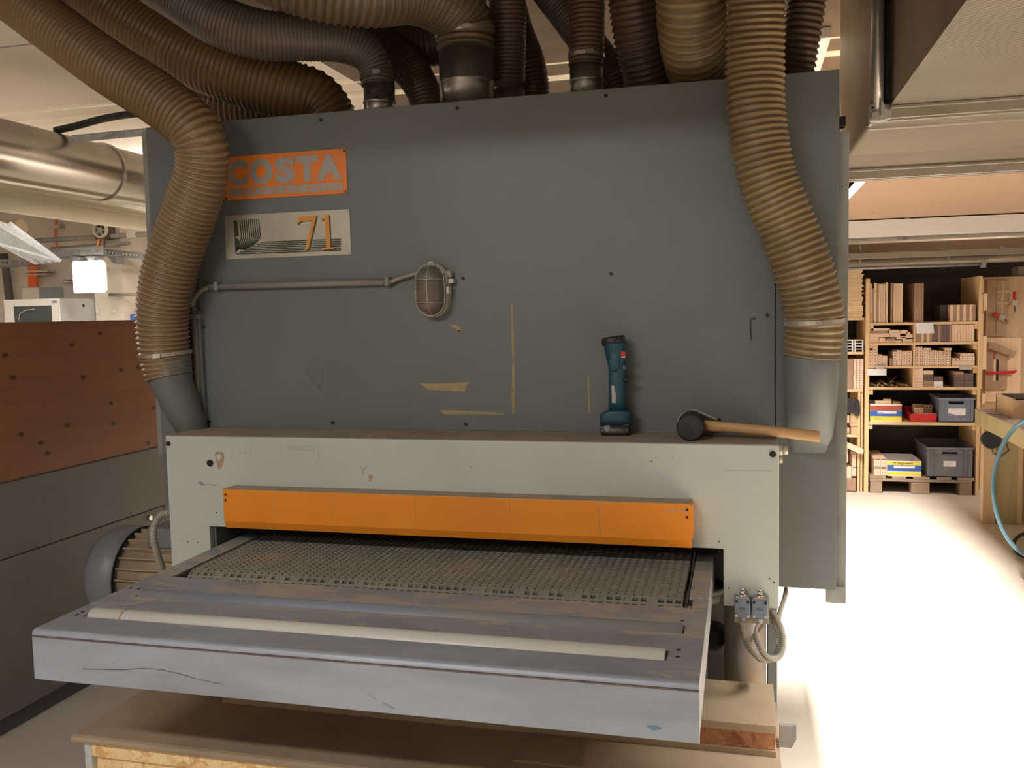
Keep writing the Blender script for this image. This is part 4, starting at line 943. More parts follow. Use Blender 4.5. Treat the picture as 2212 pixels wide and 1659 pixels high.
# network cabinet
ry = 8.35
a, c = P(8, 648, 'y', ry), P(127, 643, 'y', ry); zt_ = a.z; back = 8.95
rk = thing('server_cabinet', 'white wall cabinet with dark glass door beyond the stained board', 'cabinet', ((a.x+c.x)/2, 8.6, .9))
MB().box(a.x, c.x, ry+.01, WY, 1.0, zt_).build('body', 'grey_side', rk, .004)
g0, g1 = P(29, 662, 'y', ry), P(111, 660, 'y', ry)
b = MB(); b.box(a.x, g0.x, ry, ry+.01, 1.0, zt_); b.box(g1.x, c.x, ry, ry+.01, 1.0, zt_); b.box(g0.x, g1.x, ry, ry+.01, g0.z, zt_); b.build('door_frame', 'white_paint', rk)
MB().box(g0.x, g1.x, ry+.004, ry+.008, 1.0, g0.z).build('glass_pane', 'darkglass', rk)
text_on('lettering', 'DMG', 'purple', rk, P(118, 652, 'y', ry-.002), (1, 0, 0), (0, 0, 1), .05, width=.062, height=.028)
q = P(180, 660, 'x', c.x+.001); MB().cyl(q, q+Vector((.006, 0, 0)), .016, 12).build('lock', 'bolt', rk)
b = MB(); pts = [P(x, y, 'y', ry-.004) for x, y in ((40, 692), (43, 678), (55, 670), (75, 668))]; b.tube(pts, .006, 6); b.build('patch_cable', 'grey_label', rk)
# trunking above the cabinet
tr = thing('cable_trunking', 'grey square trunking between the white cabinet and the orange cables', 'trunking', (P(66, 640, 'y', 8.9).x, 9.0, zt_+.01))
bxp('duct', 'grey_side', 46, 620, 85, 647, 8.9, WY-.02, tr, .003); bxp('lid', 'plaster', 48, 622, 84, 646, 8.89, 8.90, tr)
# bundle of orange cables
oc = thing('orange_cable_bundle', 'bundle of orange cables running down the white wall', 'cables', (P(72, 600, 'y', 9.2).x, 9.2, 2.0))
for k in range(6):
    x = 62+k*3.6; MB().tube([P(x-8, 540, 'y', 9.19), P(x-3, 560, 'y', 9.19), P(x, 580, 'y', 9.19), P(x+1, 621, 'y', 9.19)], .013, 8).build('cable', 'orange_cable', oc)
b = MB(); bxp('', '', 52, 584, 104, 588, 9.16, 9.28, b=b); bxp('', '', 55, 591, 100, 594, 9.16, 9.28, b=b); b.build('cable_clamp', 'steel', oc)
oc = thing('orange_cable', 'thin orange cable hanging down the wall near the ceiling pipes', 'cable', (P(120, 520, 'y', 9.25).x, 9.25, 2.2))
MB().tube([P(123, 470, 'y', 9.25), P(119, 490, 'y', 9.25), P(121, 520, 'y', 9.25), P(124, 543, 'y', 9.25)], .012, 8).build('cable', 'orange_cable', oc)
bxp('bracket', 'steel', 107, 486, 127, 493, 9.2, WY, oc)
# lit lamp square
lq = thing('square_lamp', 'glaring square wall lamp below the slotted cable tray', 'lamp', (P(188, 600, 'y', 8.2).x, 8.2, 1.9))
a, c = P(188, 563, 'y', 8.2), P(188, 632, 'y', 8.2); l, r = P(156, 600, 'y', 8.2), P(221, 600, 'y', 8.2)
MB().box(l.x, r.x, 8.20, 8.26, c.z, a.z).build('diffuser', 'lampglass', lq, .018)
MB().box(l.x+.02, r.x-.02, 8.26, 8.30, c.z+.02, a.z-.02).build('housing', 'white_paint', lq)
MB().box((l.x+r.x)/2-.02, (l.x+r.x)/2+.02, 8.30, WY, a.z-.06, a.z-.02).build('bracket_arm', 'steel', lq)
# white pillar with two fixings
a, c = P(200, 560, 'y', 8.9), P(262, 560, 'y', 8.9)
struct(MB().box(a.x, c.x, 8.9, WY+.002, 0, CEIL).build('trim_3', 'plaster'))
for px in (214, 248):
    q = P(px, 673, 'y', 8.899); o = MB().cyl(q, q+Vector((0, -.03, 0)), .022, 12).build('wall_plug', 'plaster'); tag(o, 'round white cap on the pillar, '+('left' if px < 230 else 'right')+' of the two', 'cap')
# dark pipe and conduits
o = MB().tube([P(8, 548, 'y', 9.2), P(14, 590, 'y', 9.2), P(20, 645, 'y', 9.2), P(23, 700, 'y', 9.2)], .048, 12).build('dark_pipe', 'machine_dark'); tag(o, 'dark brown vertical pipe at the far left of the wall', 'pipe')
for (p0, p1, r_, lab) in (((-20, 526), (330, 505), .028, 'upper grey conduit along the white wall'), ((112, 538), (280, 525), .022, 'lower short dusty conduit along the white wall'), ((236, 637), (300, 637), .018, 'short thin rail near the pillar')):
    o = MB().cyl(P(*p0, 'y', 8.84), P(*p1, 'y', 8.84), r_, 10).build('wall_conduit', 'conduit'); tag(o, lab, 'conduit')
o = MB().cyl(P(262, 558, 'y', 9.1), P(267, 670, 'y', 9.1), .02, 8).build('wall_pipe', 'cream_pipe'); tag(o, 'thin cream vertical pipe right of the pillar', 'pipe')
bk = thing('bracket_pair', 'small slotted steel bracket left of the square lamp', 'bracket', (P(145, 603, 'y', 9.2).x, 9.2, 2.0))
for yy in (602, 608): bxp('rail', 'steel', 134, yy, 158, yy+2, 9.2, WY, bk)
# fan
fc = P(217, 497, 'y', 8.74)
fn = thing('extractor_fan', 'small round fan in a grey housing above the cable tray', 'fan', (fc.x, 8.74, fc.z-.1))
bxp('housing', 'machine_dark', 204, 484, 231, 516, 8.76, 8.8995, fn, .005)
b = MB(); b.ring((fc.x, 8.74, fc.z), (0, 1, 0), .073, .088, .04, 20); b.build('ring', 'cream_pipe', fn)
MB().cyl((fc.x, 8.72, fc.z), (fc.x, 8.75, fc.z), .03, 14).build('hub', 'grey_label', fn)
for k in range(5):
    a_ = k*2*PI/5; MB().obox((fc.x+math.cos(a_)*.05, 8.74, fc.z+math.sin(a_)*.05), (math.cos(a_)*.024, 0, math.sin(a_)*.024), (-math.sin(a_)*.012, .008, math.cos(a_)*.012), (0, .001, 0)).build('blade', 'grey_side', fn)
jb = thing('junction_wires', 'coloured wires hanging from the fan into the tray', 'wires', (fc.x, 8.7, 2.2))
for k, m_ in enumerate(('yellow', 'red', 'cable', 'machine_dark')):
    MB().tube([P(214+k*4, 515, 'y', 8.72), P(211+k*5, 527, 'y', 8.70), P(205+k*6, 545, 'y', 8.5)], .008, 6).build('wire', m_, jb)
o = bxp('junction_box', 'plaster', 272, 495, 290, 514, 8.80, 8.86, None, .004); tag(o, 'small grey junction box on the upper conduit', 'box')
# cable trays with real slots
def tray(label, a, c, w_, h_, y, mat='galv_tray', slots=14):
    A, B = P(*a, 'y', y), P(*c, 'y', y) if len(c) == 2 else P(c[0], c[1], 'y', c[2])
    d = B-A; L_ = d.length; d.normalize(); up = Vector((0, 0, 1)); up = (up-d*up.dot(d)).normalized(); n = d.cross(up)
    t = thing('cable_tray', label, 'tray', A)
    b = MB(); th = .003; bands = [0, .35, .65, 1]
    b.obox(A+d*L_/2+up*(h_*.18), d*L_/2, up*h_*.18, n*th); b.obox(A+d*L_/2+up*(h_*.82), d*L_/2, up*h_*.18, n*th)
    for k in range(slots+1): b.obox(A+d*(L_*k/slots)+up*h_*.5, d*(L_/slots*.22), up*h_*.16, n*th)
    b.build('side_flange', mat, t)
    MB().obox(A+d*L_/2+n*(w_/2)*(1 if n.y > 0 else -1), d*L_/2, n*w_/2, up*th).build('tray_floor', mat, t)
    return t
tray('white slotted tray just above the square lamp', (96, 555), (225, 549), .28, .085, 8.3)
tray('grey slotted tray continuing right of the white one', (225, 552), (330, 562), .28, .075, 8.7)
tray('short slotted tray at the far left edge below the sloping one', (-60, 577), (66, 571), .25, .07, 8.5)
# sloping wide tray
ty6 = lambda x: 6.5+x*.005
Q = [P(x, y, 'y', ty6(x)) for x, y in ((-60, 455), (18, 484), (128, 566), (78, 571), (0, 530), (-60, 505))]
t = thing('cable_tray', 'wide perforated tray sloping down from the left edge', 'tray', Q[2])
nn = (Q[2]-Q[1]).cross(Q[3]-Q[2]).normalized()
MB().prism(Q, nn*.004).build('tray_floor', 'galv_tray', t)
b = MB(); sgn = -1 if nn.y > 0 else 1
for k in range(11):
    for j in (.25, .5, .75):
        u = (k+.5)/11; c = (Q[1].lerp(Q[2], u)).lerp(Q[4].lerp(Q[3], u), j); d = (Q[2]-Q[1]).normalized(); e_ = nn.cross(d).normalized()
        b.obox(c+nn*(.0048 if nn.y < 0 else -.0008), d*.028, e_*.007, nn*.0006)
stuff(b.build('slots', 'machine_dark', t))
for a_, c_ in ((Q[1], Q[2]), (Q[4], Q[3])):
    d = (c_-a_); L_ = d.length; d.normalize(); MB().obox((a_+c_)/2+Vector((0, .014, .010)), d*L_/2, Vector((0, .016, .012)), Vector((0, -.002, .004))).build('side_flange', 'galv_tray', t)
q = P(46, 492, 'y', 7.6); o = MB().cyl(q+Vector((-1.2, 0, .02)), q, .085, 24).build('dusty_pipe', 'duct_side'); tag(o, 'short dusty brown pipe end behind the sloping cable tray', 'pipe')
for k, px in enumerate((158, 192, 240)):
    yb_ = 8.28 if k < 2 else 8.66; a, c, e_ = P(px-8, 554, 'y', yb_), P(px+12, 554, 'y', yb_), P(px+9, 569, 'y', yb_)
    o = MB().prism([a, c, e_, P(px+2, 567, 'y', yb_)], (0, .14, 0)).build('tray_bracket', 'galv_tray'); tag(o, 'triangular steel bracket under the tray, '+('left', 'middle', 'right')[k]+' of three', 'bracket', 'tray brackets')
o = bxp('padlock_case', 'blue', 273, 679, 291, 692, 9.0, 9.1, None, .01); tag(o, 'small blue box hanging beside the amber hose edge', 'box')

# pipes along the left
def pipe(name, mat, a, b_, r_, label, seg=40, bands=(), cat='pipe'):
    t = thing(name, label, cat, a); a, b_ = Vector(a), Vector(b_)
    MB().cyl(a, b_, r_, seg).build('pipe', mat, t)
    for k in bands:
        c = a.lerp(b_, k); MB().ring(c, b_-a, r_-.002, r_+.012, .02, seg).build('joint_band', 'galv', t)
    return t
c0 = P(0, 325, 'x', -4.0); top = P(0, 252, 'x', -4.0).z; bot = P(0, 398, 'x', -4.0).z
R0 = (top-bot)/2*.93; zc = (top+bot)/2
yb = P(218, 360, 'x', -4.0).y; ya, yz = 1.5, 9.25
pipe('spiral_duct', 'duct_galv', (-4.0, ya, zc), (-4.0, yz, zc), R0, 'large shiny galvanised duct running back left of the sander', 56, [(yb-ya)/(yz-ya), .08])
for k, (py, dx, r_) in enumerate(((416, -.22, .05), (435, .02, .05), (405, -.40, .06))):
    zz = P(0, py, 'x', -4.0+dx).z
    pipe('plastic_pipe', 'cream_pipe', (-4.0+dx, 1.6, zz), (-4.0+dx, 9.2, zz-.02), r_, 'cream plastic pipe under the galvanised duct, '+('upper of three', 'lowest of three', 'furthest left of three')[k], 28)
q = P(140, 208, 'y', 5.2); pipe('plastic_pipe', 'cream_pipe', (-9.0, 5.2, q.z), (3.9, 5.2, q.z), .085, 'thick cream pipe crossing below the ceiling behind the hoses', 32)
q = P(140, 245, 'y', 5.5); pipe('plastic_pipe', 'cream_pipe', (-9.0, 5.5, q.z), (3.9, 5.5, q.z), .07, 'thinner cream pipe beside the thick one below the ceiling', 32)
# perforated rail and black cable above the hood corner
A, B = P(155, 298, 'y', 4.3), P(345, 280, 'y', 4.3)
rl = thing('perforated_rail', 'perforated galvanised rail running to the top left hood corner', 'rail', A)
d = (B-A); L_ = d.length; d.normalize(); up = Vector((0, 0, 1))
b = MB(); b.obox(A+d*L_/2-up*.012, d*L_/2, up*.014, (0, .0015, 0)); b.obox(A+d*L_/2+up*.010, d*L_/2, up*.003, (0, .0015, 0))
for k in range(24): b.obox(A+d*(L_*k/23)+up*.0045, d*.004, up*.004, (0, .0015, 0))
b.build('rail_face', 'galv_tray', rl); MB().obox(A+d*L_/2+Vector((0, .08, .014)), d*L_/2, (0, .08, 0), (0, 0, .0015)).build('rail_top', 'galv_tray', rl); MB().cyl(B-d*.05+Vector((0, .06, .015)), (B.x-d.x*.05, B.y+.06-d.y*.05, CEIL-.013), .004, 6).build('hanger', 'galv_tray', rl)
b = MB(); b.tube(catmull([tuple(P(x, y, 'y', 4.6)) for x, y in ((120, 282), (165, 272), (230, 255), (300, 245), (350, 245), (420, 262))], 6), .022, 10); o = b.build('black_cable', 'rubber'); tag(o, 'thick black cable arching above the perforated rail', 'cable')

# ================================================================== ventilation duct at right, framed panels
vd = thing('ventilation_duct', 'long boxy ventilation duct with perforated underside hanging at upper right', 'duct', (1.6, 3.4, 2.3))
FX, FZ_, YP, RX, RZ, YE = .50, 2.25, 3.43, .44, 2.20, 4.57
MB().box(FX+.004, 3.3, .6, YP-.002, FZ_+.018, CEIL-.014).build('front_body', 'duct_side', vd)
MB().box(FX, 3.3, .6, YP-.002, FZ_, FZ_+.017).build('perforated_panel', 'perf', vd)
MB().box(RX+.004, 3.3, YP+.04, YE, RZ+.03, CEIL-.014).build('rear_body', 'duct_side', vd)
MB().box(RX, 3.3, YP+.04, 3.555, RZ+.004, RZ+.029).build('perforated_panel', 'perf', vd)
MB().box(RX-.004, 3.3, 3.555, 4.12, RZ-.008, RZ+.029).build('plain_panel', 'duct_plain', vd, .012)
MB().box(RX, 3.3, 4.12, YE, RZ+.004, RZ+.029).build('perforated_panel', 'perf', vd)
pr_ = MB(); pr_.box(RX+.01, 3.3, YP, YP+.012, RZ+.006, FZ_+.006); pr_.box(FX, 3.3, YP-.008, YP-.0002, FZ_-.012, FZ_-.001); pr_.box(RX+.01, 3.3, YP+.0122, YP+.0395, RZ-.002, RZ+.03); pr_.build('cross_profile', 'profile', vd, .002)
pr_ = MB(); pr_.box(RX, 3.3, YE, YE+.012, RZ-.05, RZ+.03); pr_.box(RX, 3.3, YE-.008, YE-.0002, RZ-.014, RZ-.002); pr_.box(RX, 3.3, YE+.0122, YE+.04, RZ-.056, RZ-.046); pr_.build('cross_profile', 'profile', vd, .002)
MB().cyl((.458, YP+.015, RZ+.04), (.458, YP+.015, CEIL-.014), .023, 24).build('upright_profile', 'profile', vd)
MB().box(.484, .497, YP-.004, YP+.03, FZ_+.02, CEIL-.014).build('upright_gasket', 'rubber', vd)
cb = MB(); cb.prism([P(x, y, 'y', YP-.006) for x, y in ((1879, 224), (1899, 222), (1911, 222), (1913, 232), (1925, 237), (1925, 256), (1900, 262), (1882, 262), (1878, 258))], (0, .03, 0)); cbo = cb.build('corner_casting', 'corner', vd, .004)
q = P(1891, 249, 'y', YP-.007); MB().cyl(q, q+Vector((0, -.004, 0)), .0145, 8).build('hex_cap', 'grey_label', cbo)
MB().cyl(q+Vector((0, .001, 0)), q+Vector((0, -.002, 0)), .0165, 12).build('cap_gap', 'pencil', cbo)
q = P(1885, 233, 'y', YP-.007); MB().cyl(q, q+Vector((0, -.002, 0)), .0048, 8).build('hole', 'bolt', cbo)
a = P(1902, 228, 'y', YP-.006); MB().obox(a+Vector((.004, -.004, -.012)), (.005, 0, 0), (0, .004, 0), (0, 0, .026)).build('casting_rib', 'corner', cbo, .002)
MB().box(RX-.003, RX+.008, YP+.025, YP+.075, RZ-.004, FZ_+.0).build('side_wing', 'corner', cbo)

# round metal ducts and clips below the timber ceiling
def rail_x(y, py, r_, label, mat, x1=X1-.05, rect=None, x0=.70):
    q = P(2000, py, 'y', y); t = thing('metal_channel', label, 'channel', (2.0, y, q.z))
    if rect: MB().box(x0, x1, y, y+rect[0], q.z-rect[1]/2, q.z+rect[1]/2).build('channel', mat, t, .004)
    else: MB().cyl((x0, y, q.z), (x1, y, q.z), r_, 24).build('pipe', mat, t)
    for hx in (.9, x1-.25): yy = y+(rect[0]*.6 if rect else 0); MB().cyl((hx, yy, q.z+.005), (hx, yy, 2.2), .004, 6).build('hanger', mat, t)
    return t, q.z
t, z = rail_x(7.2, 489, 0, 'wide bright sheet-metal channel under the timber ceiling', 'white_paint', rect=(.22, .125))
for px, py in ((1959, 470),): q = P(px, py, 'y', 7.19); MB().box(q.x-.018, q.x+.018, 7.17, 7.2, q.z-.01, q.z+.012).build('clip', 'galv_tray', t)
t, z = rail_x(7.24, 516, .021, 'grey metal pipe directly below the bright channel', 'profile')
q = P(1945, 514, 'y', 7.22); MB().box(q.x-.016, q.x+.016, 7.205, 7.225, q.z-.02, q.z+.01).build('clip', 'galv_tray', t)
t, z = rail_x(7.6, 548, 0, 'flat dusty channel above the shelf tops', 'duct_plain', rect=(.12, .05))
for px, py in ((1868, 550), (2164, 536)): q = P(px, py, 'y', 7.59); MB().box(q.x-.014, q.x+.014, 7.57, 7.6, q.z-.008, q.z+.012).build('clip', 'galv_tray', t)
rail_x(7.7, 563, .032, 'shiny round pipe just above the shelf tops', 'duct_plain')
q = P(2125, 570, 'y', 7.62); t, z = rail_x(7.62, 575, .012, 'thin rail ending over the middle of the shelf', 'galv_tray', x1=q.x)
bxp('end_cap', 'galv_tray', 2119, 566, 2131, 578, 7.60, 7.64, t, .003)

# ================================================================== shelving
SY = 7.88; SD = .62
SX0, SX1 = P(1869, 800, 'y', SY).x, P(2119, 800, 'y', SY).x
def sz(px, py, y=SY): return P(px, py, 'y', y).z
def sx(px, py=800, y=SY): return P(px, py, 'y', y).x
ZT = sz(1875, 602)
sh_ = thing('storage_shelf', 'tall yellow pine shelf unit against the dark wall with mixed wood stock', 'shelf', ((SX0+SX1)/2, SY+.3, 0))
pw = sx(1878)-SX0
MB().box(SX0, SX0+pw, SY, SY+SD, 0, ZT).build('upright', 'pine', sh_, .002)
MB().box(SX1-pw*.75, SX1, SY, SY+SD, 0, sz(2116, 596)).build('upright', 'pine', sh_, .002)
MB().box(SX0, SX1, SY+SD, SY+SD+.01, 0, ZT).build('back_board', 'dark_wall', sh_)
XA, XB = SX0+pw+.0005, SX1-pw*.75-.0005
levels = {}
for nm, yl in (('a', 697), ('b', 740.5), ('c', 791), ('d', 837.5), ('e', 913)):
    z = sz(1990, yl-1.0); levels[nm] = z
    MB().box(XA, XB, SY+.002, SY+SD, z-.021 if nm != 'e' else z-.026, z).build('shelf_board', 'pine_x', sh_, .0015)
    for x in (XA, XB-.03): MB().box(x, x+.03, SY+.012, SY+SD-.02, z-.062, z-.0215 if nm != 'e' else z-.0265).build('cleat', 'pine', sh_)
xm = sx(1974.5)
for u, l in (('a', 'b'), ('b', 'c'), ('c', 'd')):
    MB().box(xm-.008, xm+.008, SY+.004, SY+SD-.02, levels[l], levels[u]-.0215).build('divider', 'pine', sh_)
# low-level stock builder
def item(name, mat, x0, x1, zb, h, label, cat, group, depth=.35, y=None, bev=.001, extra=None):
    y = SY+.012 if y is None else y
    o = MB().box(x0, x1, y, y+depth, zb+.0004, zb+h).build(name, mat, None, bev)
    tag(o, label, cat, group); return o
za = levels['a']
# upright boards, top shelf, left group: (px0, px1, top py, material)
for p0, p1, t_, m_ in ((1878.8, 1882.4, 613, 'beech'), (1883, 1887, 622.5, 'oakish'), (1887.6, 1892.6, 611, 'lightwood'), (1893, 1896.6, 612, 'oakish'), (1897, 1901.5, 613.5, 'beech'), (1901.8, 1906.5, 613.5, 'beech'), (1906.8, 1911, 613.5, 'beech'), (1912, 1917, 610, 'lightwood')):
    item('upright_board', m_, sx(p0), sx(p1), za, sz((p0+p1)/2, t_)-za, 'pale board standing upright at the left end of the top shelf', 'board', 'boards upright at left of the top shelf')
for p0, p1, t_, m_ in ((1923, 1927, 611, 'oakish'), (1929, 1934, 612.5, 'lightwood'), (1934.3, 1939, 612.5, 'beech'), (1939.3, 1944, 612.5, 'lightwood'), (1944.3, 1948.8, 612.5, 'lightwood')):
    item('upright_board', m_, sx(p0), sx(p1), za, sz((p0+p1)/2, t_)-za, 'light board standing in the second bundle of the top shelf', 'board', 'second bundle of upright boards on the top shelf')
for k in range(5):
    p0 = 1974+k*4; item('upright_board', 'oakish' if k % 2 else 'oakish', sx(p0), sx(p0+3.7), za, sz(1984, 612)-za, 'brown board standing alone mid top shelf in a bundle of five', 'board', 'brown upright bundle on the top shelf')
for k in range(8):
    p0 = 2051.5+k*6.9; item('short_board', ('oakish', 'lightwood')[k == 2] if k in (1, 2, 5) else ('beech', 'oakish')[k % 2], sx(p0), sx(p0+6.5), za, sz(2080, 658)-za, 'short striped board at the right end of the top shelf', 'board', 'short boards at right of the top shelf')
item('dark_board', 'dark_wall', sx(2034), sx(2050), za, sz(2040, 659)-za, 'dark board left of the short striped boards', 'board', None, y=SY+.10)
# second level left: stack of flat pieces seen end on; (px0,px1,ytop,ybottom)
zb = levels['b']
y_l = [(1876, 1948, 736, 741, 'lightwood'), (1949.5, 1971, 733, 741, 'beech_x'), (1876, 1899, 728, 735.5, 'beech_x'), (1900, 1912, 729, 735.5, 'beech_x'), (1914, 1934, 731, 735.5, 'oakish'), (1936, 1957, 728, 732.5, 'beech_x'),
       (1876, 1921, 720, 727.5, 'beech_x'), (1922, 1944, 721, 728, 'beech_x'), (1946, 1956, 726, 730, 'beech_x'), (1957, 1971, 723, 730, 'beech_x'), (1878, 1918, 714, 719.5, 'oakish'), (1920, 1942, 713, 720.5, 'beech_x'), (1943, 1960, 714, 721, 'beech_x'), (1957, 1966, 718, 722.5, 'beech_x'), (1881, 1922, 709, 713.5, 'beech_x')]
zz_of = lambda py: sz(1925, py)
for p0, p1, ya, yb_, m_ in y_l:
    item('stacked_board', m_, sx(p0), sx(p1), max(zb, zz_of(yb_+.6)), zz_of(ya)-max(zb, zz_of(yb_+.6)), 'board end in the loose pile at left of the second shelf', 'board', 'flat pile at left of the second shelf', bev=.0006)
# second level right: row of upright boards
mats_ = ['oakish', 'oakish', 'beech', 'oakish', 'lightwood', 'oakish', 'walnut', 'walnut', 'oakish', 'walnut', 'walnut', 'walnut', 'oakish', 'beech', 'lightwood', 'beech', 'lightwood', 'beech', 'lightwood', 'beech', 'beech']
for k, m_ in enumerate(mats_):
    p0 = 1977.5+k*6.05; item('row_board', m_, sx(p0), sx(p0+5.7), zb, sz(2040, 702 if k > 6 else 704)-zb, 'end of a board in the long mixed row at right of the second shelf', 'board', 'row of boards at right of the second shelf', bev=.0006)
pp = thing('paper_sheet', 'white paper sheet hanging over the edge of the top shelf board', 'paper', (sx(1997), SY-.004, sz(1997, 720)))
MB().prism([P(1978, 697, 'y', SY-.003), P(2016, 697, 'y', SY-.003), P(2018, 720, 'y', SY-.006), P(1980, 721, 'y', SY-.006)], (0, -.0012, 0)).build('sheet', 'paper', pp)
# drilled blocks, third level
def drilled(x0p, x1p, yt, yb_, nx, nz, label, group, lvl, m_='beech_x'):
    zb_ = levels[lvl]; X0_, X1_ = sx(x0p), sx(x1p); Z1_ = sz((x0p+x1p)/2, yt); Z0_ = zb_+.0004 if yb_ is None else sz((x0p+x1p)/2, yb_)
    t = thing('drilled_block', label, 'block', ((X0_+X1_)/2, SY+.1, Z0_), group)
    MB().box(X0_, X1_, SY+.012, SY+.3, Z0_, Z1_).build('block', m_, t, .001)
    for i in range(nx):
        for j in range(nz):
            x = X0_+(X1_-X0_)*(i+.5)/nx; z = Z0_+(Z1_-Z0_)*(j+.5)/nz
            MB().cyl((x, SY+.0122, z), (x, SY+.0112, z), .0042, 7).build('drill_hole', 'bolt', t)
for (a_, b_, yt, nz) in ((1877, 1885, 752, 6), (1885.4, 1895.6, 746, 7), (1896, 1905, 766, 4), (1930, 1937, 760, 5), (1937.4, 1947.5, 757, 6), (1948, 1959.6, 759, 5), (1960, 1970, 758, 5)):
    drilled(a_, b_, yt, None, 1, nz, 'stack of pale drilled blocks at left of the third shelf', 'drilled blocks at left of the third shelf', 'c')
item('tilted_offcut', 'beech', sx(1906), sx(1917), levels['c'], sz(1911, 769)-levels['c'], 'pale offcut beside the drilled blocks', 'offcut', None)
item('narrow_offcut', 'oakish', sx(1922), sx(1929), levels['c'], sz(1925, 774)-levels['c'], 'brown narrow offcut mid third shelf', 'offcut', None)
for (a_, b_, yt, nz) in ((1977.6, 1992.5, 749, 7), (1993, 2003, 756, 6), (2003.4, 2013, 758, 6), (2013.4, 2023, 757, 6), (2023.4, 2033, 758, 6), (2033.4, 2041.5, 758, 6), (2042, 2054, 757, 6)):
    drilled(a_, b_, yt, None, 2 if b_-a_ > 11 else 1, nz, 'stack of pale drilled blocks at right of the third shelf', 'drilled blocks at right of the third shelf', 'c')
drilled(1995, 2011, 752, 757.4, 2, 1, 'single drilled piece lying on top of the drilled blocks at left', None, 'c')
drilled(2040, 2056, 752, 756.6, 2, 1, 'single drilled piece lying on top of the drilled blocks at right', None, 'c')
item('plain_plank', 'beech_x', sx(2056), sx(2106), levels['c'], sz(2080, 779)-levels['c'], 'plain pale plank front at right of the third shelf', 'plank', None, depth=.12)
for (a_, b_, t0, t1) in ((2058, 2072, 774.2, 778.4), (2074, 2106, 769.5, 778.4), (2075, 2105, 764, 769)): drilled(a_, b_, t0, t1, 3 if b_-a_ > 20 else 1, 1, 'flat drilled slat above the plain plank', 'drilled slats at right of the third shelf', 'c')
# label holders clipped on shelf edge c
for (a_, b_, y0_, y1_, lab) in ((1873.5, 1915, 797, 811, 'white label card clipped below the left of the third shelf'),):
    o = bxp('label_card', 'paper', a_, y0_, b_, y1_, SY-.012, SY-.006, None, .001); tag(o, lab, 'label')
for (a_, b_, y0_, y1_, lab) in ((1892, 1911, 789, 797, 'crumpled clear clip above the white label card'), (2073, 2100, 791, 799, 'clear plastic clip below the right of the third shelf')):
    o = bxp('plastic_clip', 'grey_label', a_, y0_, b_, y1_, SY-.014, SY+.0015, None, .004); tag(o, lab, 'clip')
# fourth level: profiles, stacks
zd = levels['d']
for k in range(26):
    a0 = Vector((XA+.02+random.random()*.33, SY+.02+random.random()*.03, zd+.008+abs(random.gauss(0, 1))*.016*(1-k/40))); d_ = Vector((random.uniform(-.35, .35), 1, random.uniform(0, .06))).normalized()
    o = MB().cyl(a0, a0+d_*.42, random.uniform(.004, .008), 7).build('metal_profile', ('machine_dark', 'tape', 'oldwood')[k % 3]); tag(o, 'thin rod or profile in the tangled heap at left of the fourth shelf', 'rod', 'rods on the fourth shelf')
def stack(p0, p1, tops, m_, label, group, lvl='d', name='stacked_piece'):
    z0_ = levels[lvl]
    for k in range(len(tops)):
        z1_ = sz((p0+p1)/2, tops[k]); item(name, m_[k % len(m_)], sx(p0), sx(p1), z0_, z1_-z0_-.001, label, 'board', group, .3); z0_ = z1_
stack(1974.8, 1995, [831.5, 826, 818.5, 796], ['beech_x'], 'pinkish board in the stack beside the divider on the fourth shelf', 'pink stack on the fourth shelf')
stack(1995.6, 2017, [830.5, 823, 816, 809, 800.5], ['oakish', 'oakish', 'walnut', 'walnut', 'beech_x'], 'board in the tall brown stack mid fourth shelf', 'tall brown stack on the fourth shelf')
stack(2018, 2038, [831.8, 824, 814], ['white', 'white', 'walnut'], 'box or board in the low stack with white fronts on the fourth shelf', 'white fronted stack on the fourth shelf')
stack(2062, 2083, [829.6, 822, 816, 810, 802.5], ['walnut', 'walnut', 'walnut', 'walnut', 'oakish'], 'dark board in the left half of the dark pile at right of the fourth shelf', 'left dark pile, fourth shelf')
stack(2083.6, 2104, [829.6, 822, 814.5, 806.5], ['walnut'], 'dark board in the right half of the dark pile at right of the fourth shelf', 'right dark pile, fourth shelf')
# fifth level: card box, red bin, grey crate
ze = levels['e']
def openbox(t, x0, x1, y0, y1, z0, z1, mat, th=.006, name='tray_body', taper=0.0):
    b = MB(); b.box(x0, x1, y0, y1, z0, z0+th)
    b.box(x0, x1, y0, y0+th, z0+th, z1); b.box(x0, x1, y1-th, y1, z0+th, z1); b.box(x0, x0+th, y0+th, y1-th, z0+th, z1); b.box(x1-th, x1, y0+th, y1-th, z0+th, z1)
    return b.build(name, mat, t)
def cardbox(label, p0, p1, ytop, zb_, bands, y, depth, lvl_txt=None):
    x0, x1 = sx(p0, 890, y), sx(p1, 890, y); z1_ = P((p0+p1)/2, ytop, 'y', y).z; t = thing('card_box', label, 'box', ((x0+x1)/2, y+depth/2, zb_))
    openbox(t, x0, x1, y, y+depth, zb_+.0005, z1_, 'white', .004)
    for (f0, f1, m_) in bands:
        MB().box(x0, x1, y-.0009, y-.0001, zb_+(z1_-zb_)*f0, zb_+(z1_-zb_)*f1).build('printed_band', m_, t)
    return t, x0, x1, z1_
yb5 = SY+.01
t, x0, x1, z1_ = cardbox('card box with dull red, blue and yellow bands on the fifth shelf', 1880, 1948, 873, ze, [(.64, .92, 'redprint'), (.31, .63, 'blue'), (.05, .30, 'yellow')], yb5, .36)
MB().box(x0+.055, x1-.04, yb5-.0018, yb5-.0009, ze+(z1_-ze)*.46, ze+(z1_-ze)*.60).build('sticker', 'paper', t)
MB().box(x0+.055, x0+.10, yb5-.0024, yb5-.0018, ze+(z1_-ze)*.47, ze+(z1_-ze)*.55).build('sticker_print', 'grey_side', t)
